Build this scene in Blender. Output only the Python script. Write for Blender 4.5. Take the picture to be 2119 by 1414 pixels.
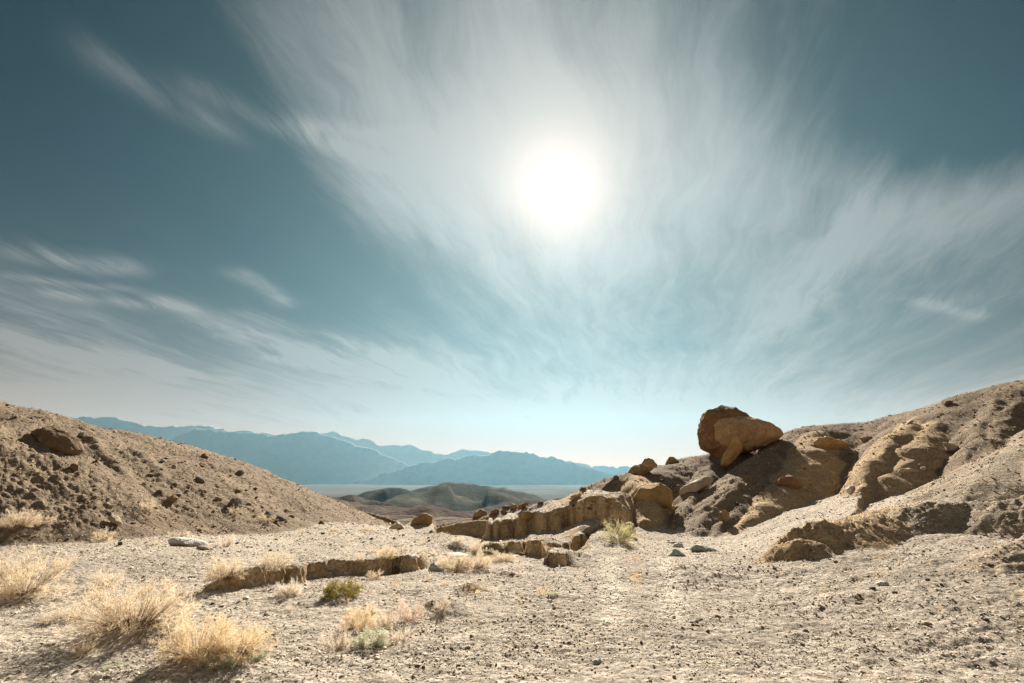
import bpy, math, random
import numpy as np
from mathutils import Vector

sc = bpy.context.scene
for o in list(bpy.data.objects):
    bpy.data.objects.remove(o)
R = math.radians

# ---------------------------------------------------------------- camera
PITCH, CAM_Z, FPX = R(13.3), 1.6, 20.0 / 36.0 * 2119.0
cam_data = bpy.data.cameras.new('camera')
cam_data.sensor_width, cam_data.lens = 36.0, 20.0
cam_data.clip_start, cam_data.clip_end = 0.05, 120000.0
cam = bpy.data.objects.new('camera', cam_data)
sc.collection.objects.link(cam)
cam.location = (0, 0, CAM_Z)
cam.rotation_euler = (R(90) + PITCH, 0, 0)
sc.camera = cam

def ray(px, py):
    """slope of the line of sight through a point of the photograph: x and z per metre forward"""
    u, v = (px - 1059.5) / FPX, (707.0 - py) / FPX
    den = math.cos(PITCH) - v * math.sin(PITCH)
    return u / den, (math.sin(PITCH) + v * math.cos(PITCH)) / den

def P(px, py, d):
    a, b = ray(px, py)
    return np.array([a * d, d, CAM_Z + b * d])

# ---------------------------------------------------------------- render and exposure
sc.render.engine = 'CYCLES'
sc.view_settings.view_transform = 'Standard'
sc.view_settings.look = 'None'
sc.view_settings.gamma = 1.0
sc.view_settings.use_curve_mapping = False
sc.view_settings.exposure = 1.46
cy = sc.cycles
cy.use_denoising = True
cy.max_bounces = 5
cy.diffuse_bounces = 3
cy.glossy_bounces = 1
cy.transmission_bounces = 3
cy.volume_bounces = 0
cy.sample_clamp_indirect = 6.0

# ---------------------------------------------------------------- sun
SUN_ELEV, SUN_AZ = R(28.5), R(5.1)          # azimuth measured from +Y towards +X
sun_dir = Vector((math.sin(SUN_AZ) * math.cos(SUN_ELEV), math.cos(SUN_AZ) * math.cos(SUN_ELEV), math.sin(SUN_ELEV)))
sun_data = bpy.data.lights.new('sun', 'SUN')
sun_data.energy = 5.0
sun_data.angle = R(0.6)
sun_data.color = (1.0, 0.93, 0.83)
sun = bpy.data.objects.new('sun', sun_data)
sc.collection.objects.link(sun)
sun.rotation_euler = sun_dir.to_track_quat('Z', 'Y').to_euler()

# ---------------------------------------------------------------- sky: Nishita, sun haze, cirrus
world = bpy.data.worlds.new('World')
sc.world = world
world.use_nodes = True

class E:
    """a number inside a node tree"""
    def __init__(s, nt, sock): s.nt, s.k = nt, sock
    def op(s, name, *args, clamp=False):
        n = s.nt.nodes.new('ShaderNodeMath'); n.operation = name; n.use_clamp = clamp
        for i, a in enumerate((s,) + args):
            if isinstance(a, E): s.nt.links.new(a.k, n.inputs[i])
            else: n.inputs[i].default_value = float(a)
        return E(s.nt, n.outputs[0])
    def __add__(s, o): return s.op('ADD', o)
    __radd__ = __add__
    def __mul__(s, o): return s.op('MULTIPLY', o)
    __rmul__ = __mul__
    def __sub__(s, o): return s.op('SUBTRACT', o)
    def __rsub__(s, o): return (s * -1.0) + o
    def __truediv__(s, o): return s.op('DIVIDE', o)
    def __pow__(s, o): return s.op('POWER', o)
    def mx(s, o): return s.op('MAXIMUM', o)
    def mn(s, o): return s.op('MINIMUM', o)
    def exp(s): return s.op('EXPONENT')
    def clamp(s): return s.op('ADD', 0.0, clamp=True)
    def ss(s, a, b):
        n = s.nt.nodes.new('ShaderNodeMapRange'); n.interpolation_type = 'SMOOTHSTEP'
        s.nt.links.new(s.k, n.inputs[0]); n.inputs[1].default_value = a; n.inputs[2].default_value = b
        return E(s.nt, n.outputs[0])

def combine(nt, x, y, z=0.0):
    n = nt.nodes.new('ShaderNodeCombineXYZ')
    for i, a in enumerate((x, y, z)):
        if isinstance(a, E): nt.links.new(a.k, n.inputs[i])
        else: n.inputs[i].default_value = float(a)
    return n.outputs[0]

def noise_node(nt, vec, scale, detail=4, rough=0.55, dist=0.0, lac=2.0):
    n = nt.nodes.new('ShaderNodeTexNoise'); n.noise_dimensions = '3D'
    n.inputs['Scale'].default_value = scale; n.inputs['Detail'].default_value = detail
    n.inputs['Roughness'].default_value = rough; n.inputs['Distortion'].default_value = dist
    n.inputs['Lacunarity'].default_value = lac
    if vec is not None: nt.links.new(vec, n.inputs['Vector'])
    return n

def mix_col(nt, fac, a, b, mode='MIX'):
    n = nt.nodes.new('ShaderNodeMix'); n.data_type = 'RGBA'; n.blend_type = mode
    for sock, v in ((n.inputs[0], fac), (n.inputs[6], a), (n.inputs[7], b)):
        if isinstance(v, E): nt.links.new(v.k, sock)
        elif hasattr(v, 'is_output'): nt.links.new(v, sock)
        elif isinstance(v, (tuple, list)): sock.default_value = (*v[:3], 1.0)
        else: sock.default_value = v
    return n.outputs[2]

CLOUD_K = 0.10                      # the cloud sheet seen at direction d lies at d.xy / (d.z + CLOUD_K)
STREAK = R(13.0)                    # bearing along which the cirrus is drawn out
def sheet(px, py):
    a, b = ray(px, py)
    n = math.sqrt(1 + a * a + b * b)
    x, y, z = a / n, 1 / n, b / n
    return x / (z + CLOUD_K), y / (z + CLOUD_K)

def build_sky():
    nt = world.node_tree
    nt.nodes.clear()
    out = nt.nodes.new('ShaderNodeOutputWorld'); bg = nt.nodes.new('ShaderNodeBackground')
    nt.links.new(bg.outputs[0], out.inputs[0])
    bg.inputs[1].default_value = 0.05
    tc = nt.nodes.new('ShaderNodeTexCoord')
    sky = nt.nodes.new('ShaderNodeTexSky'); sky.sky_type = 'NISHITA'
    sky.sun_disc = False; sky.sun_elevation = SUN_ELEV; sky.sun_rotation = SUN_AZ
    sky.altitude = 100; sky.air_density = 1.0; sky.dust_density = 0.4; sky.ozone_density = 1.0
    sep = nt.nodes.new('ShaderNodeSeparateXYZ'); nt.links.new(tc.outputs['Generated'], sep.inputs[0])
    dx, dy, dz = (E(nt, sep.outputs[i]) for i in range(3))
    # angle to the sun in degrees
    cosv = dx * sun_dir.x + dy * sun_dir.y + dz * sun_dir.z
    ang = cosv.mn(1.0).mx(-1.0).op('ARCCOSINE') * (180 / math.pi)
    el = dz.mx(0.0)
    # cloud sheet
    inv = el + CLOUD_K
    cx, cyy = dx / inv, dy / inv
    cs, sn = math.cos(STREAK), math.sin(STREAK)
    across = cx * cs - cyy * sn
    along = cx * sn + cyy * cs
    def warp(x, y, fx, fy, amp, seed):
        w = noise_node(nt, combine(nt, x * fx, y * fy, seed), 1.0, 3, 0.55)
        q = nt.nodes.new('ShaderNodeSeparateXYZ'); nt.links.new(w.outputs['Color'], q.inputs[0])
        return (E(nt, q.outputs[0]) - 0.5) * amp, (E(nt, q.outputs[1]) - 0.5) * amp
    wx, wy = warp(across, along, 0.9, 0.6, 1.0, 3.1)
    ac, al = across + wx * 0.5, along + wy * 0.5
    ux, uy = warp(ac, al, 3.2, 1.6, 0.17, 8.4)
    ac2, al2 = ac + ux, al + uy
    veil = E(nt, noise_node(nt, combine(nt, ac * 0.85, al * 0.45, 1.7), 1.0, 4, 0.52).outputs[0])
    fib = E(nt, noise_node(nt, combine(nt, ac2 * 5.0, al2 * 0.62, 5.3), 1.0, 9, 0.68).outputs[0])
    swirl = E(nt, noise_node(nt, combine(nt, ac2 * 2.6, al2 * 1.2, 2.3), 1.0, 8, 0.64, 0.3).outputs[0])
    fine = E(nt, noise_node(nt, combine(nt, ac2 * 13.0, al2 * 2.6, 9.2), 1.0, 8, 0.70).outputs[0])
    # where the sheet is thick and where it is torn open
    def blob(px, py, rx, ry, amp):
        bx, by = sheet(px, py)
        u = (cx - bx) / rx; v = (cyy - by) / ry
        return (((u * u + v * v) * -1.0).exp()) * amp
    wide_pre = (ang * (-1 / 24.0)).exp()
    cover = veil * 1.0 + 0.22 + wide_pre * 0.22  # constant raised so cloud out of view fills the shade; blobs reopen the view
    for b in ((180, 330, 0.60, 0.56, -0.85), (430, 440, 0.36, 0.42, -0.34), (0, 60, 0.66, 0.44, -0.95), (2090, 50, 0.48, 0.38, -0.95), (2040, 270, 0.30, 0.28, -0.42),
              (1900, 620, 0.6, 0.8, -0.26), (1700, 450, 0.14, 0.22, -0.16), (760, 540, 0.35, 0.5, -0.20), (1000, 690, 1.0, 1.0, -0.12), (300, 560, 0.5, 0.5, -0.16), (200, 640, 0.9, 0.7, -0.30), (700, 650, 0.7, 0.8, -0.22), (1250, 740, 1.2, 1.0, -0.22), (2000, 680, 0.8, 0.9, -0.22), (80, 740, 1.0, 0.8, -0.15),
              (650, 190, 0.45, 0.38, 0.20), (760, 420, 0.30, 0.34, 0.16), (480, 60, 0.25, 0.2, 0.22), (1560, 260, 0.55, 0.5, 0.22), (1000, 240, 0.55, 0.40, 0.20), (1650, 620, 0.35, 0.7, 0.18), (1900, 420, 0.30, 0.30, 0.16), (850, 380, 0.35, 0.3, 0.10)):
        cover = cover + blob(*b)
    texture = fib * 0.48 + swirl * 0.28 + fine * 0.24
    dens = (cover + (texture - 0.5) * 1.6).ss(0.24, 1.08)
    # separate long wisps
    for (ax, ay, bx, by, bend, wd, amp) in ((-60, 560, 300, 600, 0.03, 0.05, 0.6), (-40, 690, 520, 790, 0.05, 0.10, 0.6), (480, 720, 860, 800, 0.03, 0.08, 0.5), (350, 130, 900, 370, 0.03, 0.04, 0.4), (560, 230, 1000, 330, -0.02, 0.035, 0.35), (-60, 505, 330, 560, 0.04, 0.085, 0.75), (40, 600, 420, 640, 0.02, 0.085, 0.6), (330, 622, 990, 812, 0.12, 0.12, 0.95), (480, 640, 660, 700, 0.0, 0.06, 0.4), (470, 555, 610, 645, -0.06, 0.05, 0.6),
                                           (620, 690, 900, 790, 0.0, 0.25, 0.35), (0, 640, 420, 790, 0.1, 0.30, 0.35), (1840, 610, 2030, 668, 0.0, 0.05, 0.4), (1600, 690, 1850, 300, 0.05, 0.06, 0.30), (100, 40, 560, 300, 0.03, 0.05, 0.30), (1100, 800, 1460, 830, 0.0, 0.3, 0.3)):
        A, B = np.array(sheet(ax, ay)), np.array(sheet(bx, by))
        L = float(np.linalg.norm(B - A)); t = (B - A) / L
        xx, yy = cx + wx * 0.22 - float(A[0]), cyy + wy * 0.22 - float(A[1])
        s = (xx * float(t[0]) + yy * float(t[1])) * (1 / L)
        v = yy * float(t[0]) - xx * float(t[1])
        v = v - s * (1.0 - s) * (bend * L * 4) + (fib - 0.5) * (wd * 1.6)
        m = ((v * (1 / wd)) * (v * (1 / wd)) * -1.0).exp() * s.ss(-0.08, 0.22) * (1.0 - s.ss(0.72, 1.08))
        dens = dens + m * (fine * 2.0 * fib.ss(0.25, 0.6) * swirl.ss(0.2, 0.55)) * (amp * 1.25)
    horizon = (el * -7.5).exp()
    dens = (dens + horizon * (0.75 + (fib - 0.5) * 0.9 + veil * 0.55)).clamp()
    # scattering towards the viewer: thin ice cloud is brightest round the sun
    core = ((ang * ang) * (-1 / (1.9 * 1.9))).exp()
    core2 = ((ang * ang) * (-1 / (4.6 * 4.6))).exp()
    halo = (1.0 + (ang * ang) * (1 / (6.5 * 6.5))) ** -1.0
    wide = (ang * (-1 / 26.0)).exp()
    base = mix_col(nt, 1.0, sky.outputs[0], (0.000, 0.062, 0.072), 'MULTIPLY')
    shade = nt.nodes.new('ShaderNodeVectorMath'); shade.operation = 'SCALE'
    nt.links.new(base, shade.inputs[0]); nt.links.new(((1.0 - wide * 0.8) * (1.0 - horizon * 0.75)).k, shade.inputs['Scale'])
    base = shade.outputs[0]
    clb = wide * 1.4 + halo * 0.3 + 2.0 - horizon * 0.7
    cloud = nt.nodes.new('ShaderNodeVectorMath'); cloud.operation = 'SCALE'
    cloud.inputs[0].default_value = (1.0, 0.985, 0.955)
    nt.links.new(clb.k, cloud.inputs['Scale'])
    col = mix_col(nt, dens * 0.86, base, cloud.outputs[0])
    glow = nt.nodes.new('ShaderNodeVectorMath'); glow.operation = 'SCALE'
    glow.inputs[0].default_value = (1.0, 0.66, 0.48)
    gl = (ang * (-1 / 2.6)).exp() * 7.0 + halo * 0.7 + (ang * (-1 / 10.0)).exp() * 2.4
    nt.links.new(gl.k, glow.inputs['Scale'])
    col = mix_col(nt, 1.0, col, glow.outputs[0], 'ADD')
    hz = nt.nodes.new('ShaderNodeVectorMath'); hz.operation = 'SCALE'
    hz.inputs[0].default_value = (1.0, 0.42, 0.16)
    nt.links.new(((el * -14.0).exp() * 6.5).k, hz.inputs['Scale'])
    col = mix_col(nt, 1.0, col, hz.outputs[0], 'ADD')
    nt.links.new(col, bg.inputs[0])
build_sky()
world.cycles.sampling_method = 'MANUAL'
world.cycles.sample_map_resolution = 512

# ================================================================ numpy noise
_rs = np.random.RandomState(11)
_perm = np.concatenate([_rs.permutation(512)] * 2)
_ang = _rs.rand(512) * 2 * np.pi
_gx, _gy = np.cos(_ang), np.sin(_ang)
_g3 = _rs.normal(size=(512, 3)); _g3 /= np.linalg.norm(_g3, axis=1)[:, None]

def pn2(x, y, seed=0):
    xf, yf = np.floor(x), np.floor(y)
    xi, yi = xf.astype(np.int64), yf.astype(np.int64)
    fx, fy = x - xf, y - yf
    u, v = fx * fx * fx * (fx * (fx * 6 - 15) + 10), fy * fy * fy * (fy * (fy * 6 - 15) + 10)
    def g(ix, iy, ax, ay):
        h = _perm[(_perm[(xi + ix + seed * 37) & 511] + yi + iy + seed * 101) & 511]
        return _gx[h] * ax + _gy[h] * ay
    a = g(0, 0, fx, fy); b = g(1, 0, fx - 1, fy); c = g(0, 1, fx, fy - 1); d = g(1, 1, fx - 1, fy - 1)
    return ((a + u * (b - a)) * (1 - v) + (c + u * (d - c)) * v) * 1.5

def fbm(x, y, octv=4, gain=0.5, seed=0):
    s, a = 0.0, 1.0
    for i in range(octv):
        s = s + a * pn2(x, y, seed + i); a *= gain; x = x * 2.03 + 7.1; y = y * 2.03 - 3.7
    return s

def ridged(x, y, octv=4, gain=0.5, seed=0):
    s, a = 0.0, 1.0
    for i in range(octv):
        s = s + a * (1 - np.abs(pn2(x, y, seed + i)) * 1.6); a *= gain; x = x * 2.03 + 7.1; y = y * 2.03 - 3.7
    return s

def pn3(p, seed=0):
    pf = np.floor(p); i = pf.astype(np.int64); f = p - pf
    w = f * f * f * (f * (f * 6 - 15) + 10)
    res = 0
    for cx in (0, 1):
        for cy_ in (0, 1):
            for cz in (0, 1):
                h = _perm[(_perm[(_perm[(i[:, 0] + cx + seed * 31) & 511] + i[:, 1] + cy_) & 511] + i[:, 2] + cz) & 511]
                g = _g3[h]
                dot = g[:, 0] * (f[:, 0] - cx) + g[:, 1] * (f[:, 1] - cy_) + g[:, 2] * (f[:, 2] - cz)
                res = res + dot * np.where(cx, w[:, 0], 1 - w[:, 0]) * np.where(cy_, w[:, 1], 1 - w[:, 1]) * np.where(cz, w[:, 2], 1 - w[:, 2])
    return res * 1.4

def fbm3(p, octv=4, gain=0.5, seed=0):
    s, a = 0.0, 1.0
    for k in range(octv):
        s = s + a * pn3(p, seed + k); a *= gain; p = p * 2.03 + 5.3
    return s

def sstep(x, a, b):
    t = np.clip((x - a) / (b - a), 0, 1)
    return t * t * (3 - 2 * t)

# ================================================================ the land as a height function
def plane_z(y): return -0.015 * np.maximum(np.asarray(y, float) - 8.0, 0.0)

def G(px, py):
    """point of the plain wash floor seen at a pixel"""
    a, b = ray(px, py)
    d = CAM_Z / -b
    if d > 8.0: d = (CAM_Z - 0.12) / (-b - 0.015)
    return np.array([a * d, d])

def poly_sdf(x, y, poly):
    """signed distance to a polygon, positive inside"""
    d2 = np.full(x.shape, 1e18); inside = np.zeros(x.shape, bool)
    n = len(poly)
    for i in range(n):
        ax, ay = poly[i]; bx, by = poly[(i + 1) % n]
        ex, ey = bx - ax, by - ay
        wx, wy = x - ax, y - ay
        t = np.clip((wx * ex + wy * ey) / (ex * ex + ey * ey + 1e-12), 0, 1)
        d2 = np.minimum(d2, (wx - ex * t) ** 2 + (wy - ey * t) ** 2)
        cond = ((ay <= y) & (y < by)) | ((by <= y) & (y < ay))
        xs = ax + (y - ay) / (by - ay if by != ay else 1e-9) * ex
        inside ^= cond & (x < xs)
    d = np.sqrt(d2)
    return np.where(inside, d, -d)

# ---- low cut banks: the terrace on the left, the small plateau and the benches on the right
bank_px = [(395, 1229), (430, 1225), (470, 1223), (505, 1219), (540, 1213), (575, 1207), (598, 1200), (606, 1206), (622, 1205), (640, 1196), (672, 1193), (700, 1189), (740, 1186),
           (780, 1182), (830, 1177), (862, 1173), (884, 1167), (893, 1158), (896, 1148)]
T1 = [tuple(G(*p)) for p in bank_px]
T1 = T1 + [tuple(G(950, 1138)), tuple(G(985, 1136)), tuple(G(1008, 1126)), tuple(G(985, 1119)), tuple(G(945, 1108)), tuple(G(905, 1098)), (-3.6, 27.0), (-9, 29.0), (-20, 30.0), (-40, 30), (-40, 6.0), tuple(G(250, 1262)), tuple(G(350, 1238))]
T2 = [tuple(G(*p)) for p in ((1128, 1171), (1150, 1173), (1172, 1166), (1200, 1160), (1240, 1172), (1320, 1190), (1480, 1205), (1640, 1200), (1760, 1180), (1800, 1100), (1600, 1085), (1420, 1092), (1290, 1104), (1235, 1121), (1190, 1137), (1150, 1150), (1136, 1155))]
T3 = [tuple(G(*p)) for p in ((1086, 1146), (1122, 1149), (1134, 1141), (1143, 1147), (1180, 1134), (1215, 1125), (1262, 1113), (1300, 1098), (1200, 1092), (1080, 1094), (1083, 1128))]
T4 = [tuple(G(*p)) for p in ((994, 1131), (1030, 1132), (1045, 1130), (1075, 1138), (1086, 1139), (1100, 1110), (1080, 1094), (1000, 1098), (992, 1118))]

T5 = [tuple(P(*p)[:2]) for p in ((1003, 1126, 18.9), (1040, 1120, 18.5), (1080, 1116, 18.3), (1120, 1111, 17.8), (1160, 1107, 17.4), (1210, 1105, 17.3), (1250, 1102, 17.3), (1300, 1102, 17.4), (1310, 1060, 20.5), (1150, 1050, 21.5), (1010, 1070, 22.5))]

def banks(x, y):
    wob = fbm(x * 2.1, y * 2.1, 5, 0.6, 40) * 0.09
    s1 = poly_sdf(x, y, T1) + wob * 0.9
    h1 = 0.27 * sstep(x, G(370, 1231)[0], G(520, 1216)[0] ) * (1 + 0.5 * sstep(y, 11, 17))
    soft = 0.9 * sstep(y, G(893, 1162)[1], G(940, 1150)[1]) * sstep(x, G(870, 1170)[0] - 0.2, G(893, 1160)[0])
    soft = soft + 0.07 * sstep(pn2(x * 0.9 + 4.0, y * 0.9, 52), 0.12, 0.4)
    h1 = h1 * (1 + 0.22 * pn2(x * 0.7, y * 0.7, 53))
    z = h1 * (0.93 * np.clip((s1 + 0.02 + soft * 0.5) / (0.07 + soft), 0, 1) + 0.07 * sstep(s1, 0.0, 0.5))
    z = z + np.where(x < G(520, 1216)[0], 0.03, 0) * 0
    s2 = poly_sdf(x, y, T2) + wob
    wd2 = 1.3 * sstep(x, G(1165, 1168)[0], G(1260, 1175)[0]) * sstep(-y, -15.5, -12.5)
    z = z + 0.26 * np.clip((s2 + 0.03 + 0.45 * wd2) / (0.09 + wd2), 0, 1)
    s3 = poly_sdf(x, y, T3) + wob * 1.1
    z = np.maximum(z, 0.40 * (0.80 * sstep(s3, -0.03, 0.07) + 0.20 * sstep(s3, 0.03, 0.35)) * (1 + 0.14 * pn2(x * 2.0, y * 2.0, 48)))
    s4 = poly_sdf(x, y, T4) + wob
    z = np.maximum(z, 0.30 * sstep(s4, -0.03, 0.08))
    # wall of rounded earth columns
    u = x * 1.0 + 0.55 * pn2(x * 0.9, y * 0 + 0.5, 46)
    scal = (0.45 + 0.4 * pn2(x * 0.8, y * 0 + 2.5, 49)) * np.abs(np.sin(math.pi * u / 0.41)) + 0.45 * np.abs(np.sin(math.pi * u / 0.97 + 0.7)) + 0.12
    s5 = poly_sdf(x, y, T5) + (scal - 0.75) * 0.34 + wob * 0.7
    h5 = np.interp(x / np.maximum(y, 1), [-0.05, 0.0, 0.08, 0.16, 0.21], [0.42, 0.52, 0.50, 0.62, 0.78]) * (1 + 0.10 * pn2(x * 1.7, y * 0.6, 47) + 0.08 * scal)
    z = z + h5 * (0.72 * sstep(s5, -0.02, 0.07) + 0.28 * sstep(s5, 0.03, 0.26)) + 0.10 * np.clip(s5, 0, 3)
    return z

# ---- broad lie of the ground: (px, py, distance) where the floor is seen
ctrl = []
for row in ([(-300, 1414, 5.0), (0, 1414, 5.0), (530, 1414, 5.0), (1060, 1414, 5.0), (1600, 1414, 5.0), (2119, 1414, 5.0), (2500, 1414, 5.0)],
            [(-300, 1300, 6.7), (0, 1303, 6.6), (530, 1303, 6.6), (1060, 1303, 6.6), (1600, 1298, 6.7), (1900, 1290, 6.65), (2119, 1280, 6.5), (2500, 1260, 6.5)],
            [(-300, 1195, 9.6), (0, 1200, 9.6), (300, 1228, 8.6), (700, 1200, 9.8), (1060, 1200, 9.8), (1400, 1200, 9.8), (1650, 1195, 9.7), (1850, 1175, 9.6), (2119, 1150, 9.2), (2500, 1120, 9.0)],
            [(1250, 1190, 10.3), (1250, 1150, 13.0), (1450, 1150, 13.0), (1600, 1158, 12.0), (1720, 1130, 12.0), (1900, 1110, 12.0), (2119, 1090, 12.0)],
            [(-300, 1100, 15), (0, 1110, 14.5), (150, 1108, 15.5), (300, 1130, 13.5), (480, 1150, 12.3), (650, 1150, 12.6), (850, 1140, 13.6)],
            [(0, 1075, 18.5), (200, 1080, 20), (430, 1085, 22), (650, 1080, 25), (800, 1088, 24.5), (900, 1094, 24), (750, 1084, 24.7), (700, 1081, 25), (850, 1096, 22), (780, 1105, 19.5), (650, 1110, 19), (880, 1112, 19.3), (550, 1112, 18.2), (720, 1125, 16.2), (840, 1125, 16.4), (760, 1095, 22)],
            [(1300, 1110, 17.5), (1420, 1112, 17.8), (1520, 1112, 17.5), (1600, 1090, 17), (1750, 1060, 15.8), (1950, 1030, 14.6), (1160, 1107, 16.6), (1250, 1102, 16.9), (1060, 1114, 18.2), (1010, 1122, 18.6), (1100, 1113, 15.6), (1180, 1110, 15.2), (970, 1128, 18.5)]):
    for (px, py, d) in row: ctrl.append(P(px, py, d))
for (x, y, z) in ((0, 0, 0), (4, 0, 0.0), (-4, 0, 0), (9, 1, 0.3), (-9, 1, 0.05), (0, -6, 0), (12, -6, 0.3), (-12, -6, 0), (0, 3, 0), (0.2, 13, -0.09), (-1.6, 21, -0.45), (-2.6, 25, -1.0), (-4, 31, -2.0), (0.5, 31, -1.6), (4, 24, 0.2), (-12, 32, -0.9), (-25, 35, 0.0),
                  (-6, 42, -3.2), (2, 42, -3.0), (15, 40, 0), (30, 30, 1.5), (-30, 20, 0.5), (-20, 50, -3.5), (5, 60, -5), (-5, 80, -7.5), (25, 70, -6), (-30, 75, -7)):
    ctrl.append(np.array([x, y, z], float))
ctrl = np.array(ctrl)
def _phi(r2): return np.sqrt(r2 + 0.25)
def _warp(x, y):
    r = np.sqrt(x * x + y * y) + 1.5
    k = np.log(r / 1.5) * 4.0 / r
    return x * k, y * k
_cx, _cy = _warp(ctrl[:, 0], ctrl[:, 1])
_A = _phi((_cx[:, None] - _cx[None]) ** 2 + (_cy[:, None] - _cy[None]) ** 2)
_W = np.linalg.solve(_A + np.eye(len(ctrl)) * -0.02, ctrl[:, 2] - banks(ctrl[:, 0], ctrl[:, 1]))
def base_ground(x, y):
    wx, wy = _warp(x, y)
    z = np.zeros_like(x)
    for i in range(len(_W)):
        z += _W[i] * _phi((wx - _cx[i]) ** 2 + (wy - _cy[i]) ** 2)
    return z

# ---- hills as rounded ridges: each point (px, py, distance, crown radius, side slope)
RIDGES = []
def ridge_line(owner, pts, flute=0.0, freq=1.0, rough=1.0, tint=0, squeeze=True):
    if owner == 2 and squeeze:
        # the bluff is nearer and steeper towards its low end
        kk = [float(np.interp(p[0], [905, 1100, 1300, 1450, 1625, 1800, 1900], [.34, .30, .45, .76, .97, 1.05, 1.05])) for p in pts]
        turn = [float(np.interp(p[0], [1420, 1640, 1800, 2000, 2400], [1, .98, .96, .92, .90])) if p[2] > 15.5 else 1.0 for p in pts]
        pts = [(p[0], p[1], (18 + (p[2] - 18) * k if p[2] > 18 else p[2]) * tn, p[3] * min(1.0, 0.8 + 0.2 * k), min(p[4] * min(k, 1) ** -0.28, max(2.6, p[4]))) for p, k, tn in zip(pts, kk, turn)]
    q = [np.concatenate([P(p[0], p[1], p[2]), [p[3], p[4]]]) for p in pts]
    RIDGES.append((owner, np.array(q), flute, freq, rough, tint))

# left hillside: skyline ridge, running away to the right
ridge_line(1, [(-500, 720, 20, 2.5, .42), (-200, 790, 21, 2.5, .42), (0, 838, 22.5, 2.2, .42), (75, 860, 23.5, 2, .42), (150, 881, 24.5, 2, .42), (220, 888, 26, 2, .42), (300, 905, 28, 2, .43), (360, 921, 30, 2, .45), (430, 947, 32.5, 2, .48), (500, 978, 36, 1.8, .52), (560, 1000, 40, 1.5, .6), (610, 1021, 44, 1.2, .7)], 0.05, 0.5, 1.3, 0)
# fluted band on its lower flank and the eroded wall beyond the flat
ridge_line(1, [(400, 975, 26.5, 0.7, .8), (455, 1000, 28.5, .7, .9), (510, 1022, 31, .6, 1.0), (570, 1040, 35, .5, 1.1), (622, 1042, 42, .5, 1.2), (650, 1050, 46, .5, 1.6), (700, 1055, 48, .5, 2.0), (760, 1060, 47, .5, 2.2), (800, 1070, 45, .5, 2.0), (830, 1084, 44, .5, 1.8), (865, 1096, 43, .5, 1.6)], 0.36, 3.0, 0.5, 1)
# knobby near spurs
ridge_line(1, [(-260, 850, 16, 1.0, .62), (-60, 868, 16.5, 1.0, .62), (20, 890, 17, .9, .62), (90, 935, 17.3, .8, .62), (150, 985, 17.4, .7, .6), (215, 1035, 17.5, .6, .5), (270, 1066, 18, .5, .4)], 0.05, 0.9, 1.5, 0)
ridge_line(1, [(215, 958, 22, .5, .9), (265, 962, 21.5, .5, 1.0), (300, 985, 21.2, .4, .9)], 0.15, 1.5, 2.0, 0)
ridge_line(1, [(300, 985, 22, .5, .8), (352, 1003, 22, .4, .9), (388, 1020, 22, .35, .9), (430, 1052, 22.2, .3, .7)], 0.15, 1.5, 2.0, 0)
ridge_line(1, [(205, 1000, 19, .4, .7), (262, 1010, 19, .4, .8), (300, 1035, 18.8, .3, .7)], 0.12, 1.6, 2.0, 0)
# right bluff: crest
ridge_line(2, [(905, 1086, 40, .6, 1.0), (960, 1074, 42, .8, .7), (1010, 1066, 41, .9, .6), (1060, 1050, 40, 1.1, .5), (1150, 1038, 38, 1.3, .5), (1240, 1003, 35.5, 1.4, .5), (1300, 981, 33.5, 1.5, .52), (1400, 959, 32, 1.5, .55), (1450, 943, 31, 1.5, .6), (1530, 922, 30, 1.5, .6), (1625, 895, 29, 1.5, .6), (1690, 881, 28.5, 1.6, .55),
               (1800, 873, 28, 1.6, .55), (1870, 857, 27.5, 1.6, .55), (1950, 838, 26.5, 1.6, .55), (2040, 808, 25.5, 1.5, .55), (2119, 787, 25, 1.5, .55), (2300, 735, 24, 1.5, .55), (2700, 640, 22, 1.5, .55)], 0.12, 0.8, 0.7, 0)
# smooth layered wall at the far end
ridge_line(2, [(915, 1090, 33, .5, 1.3), (950, 1080, 32, .55, 1.7), (1000, 1076, 30.5, .6, 2.2), (1040, 1082, 29, .5, 2.4)], 0.04, 0.8, 0.35, 2)
# columns of the wall
ridge_line(2, [(1120, 1062, 30, .5, .9), (1180, 1040, 29.5, .5, .9), (1240, 1020, 29, .6, .9)], 0.2, 1.2, 0.8, 0)
# lobe that holds the big tan boulder
ridge_line(2, [(1318, 984, 30.5, .8, .9), (1335, 1003, 26, .8, 1.3), (1338, 1040, 22.8, .75, 2.0), (1338, 1072, 21, .8, 2.2)], 0.05, 1.2, 0.5, 2)
ridge_line(2, [(1290, 1020, 25.5, .4, 1.2), (1290, 1060, 22, .35, 2.4)], 0.1, 1.2, 0.6, 2)
# scree rib, grooves
ridge_line(2, [(1470, 962, 28, .5, .8), (1440, 1010, 24.5, .4, .9), (1412, 1055, 21.8, .3, 1.0), (1392, 1092, 19.9, .25, 1.0)], 0.14, 1.8, 0.8, 0)
# ridge coming down from the balanced boulders
ridge_line(2, [(1640, 898, 27.5, .9, .8), (1585, 938, 25.2, .8, .7), (1525, 990, 22.8, .6, .7), (1470, 1045, 20.7, .5, .75), (1432, 1092, 19.1, .3, .8)], 0.12, 1.6, 0.9, 0)
ridge_line(2, [(1690, 886, 27.5, 1.4, .9), (1668, 925, 24.8, 1.3, 1.0), (1630, 980, 22.2, 1.1, 1.1), (1580, 1040, 20, .9, 1.1), (1528, 1096, 18.3, .5, 1.0)], 0.05, 0.9, 0.6, 2)
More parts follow.
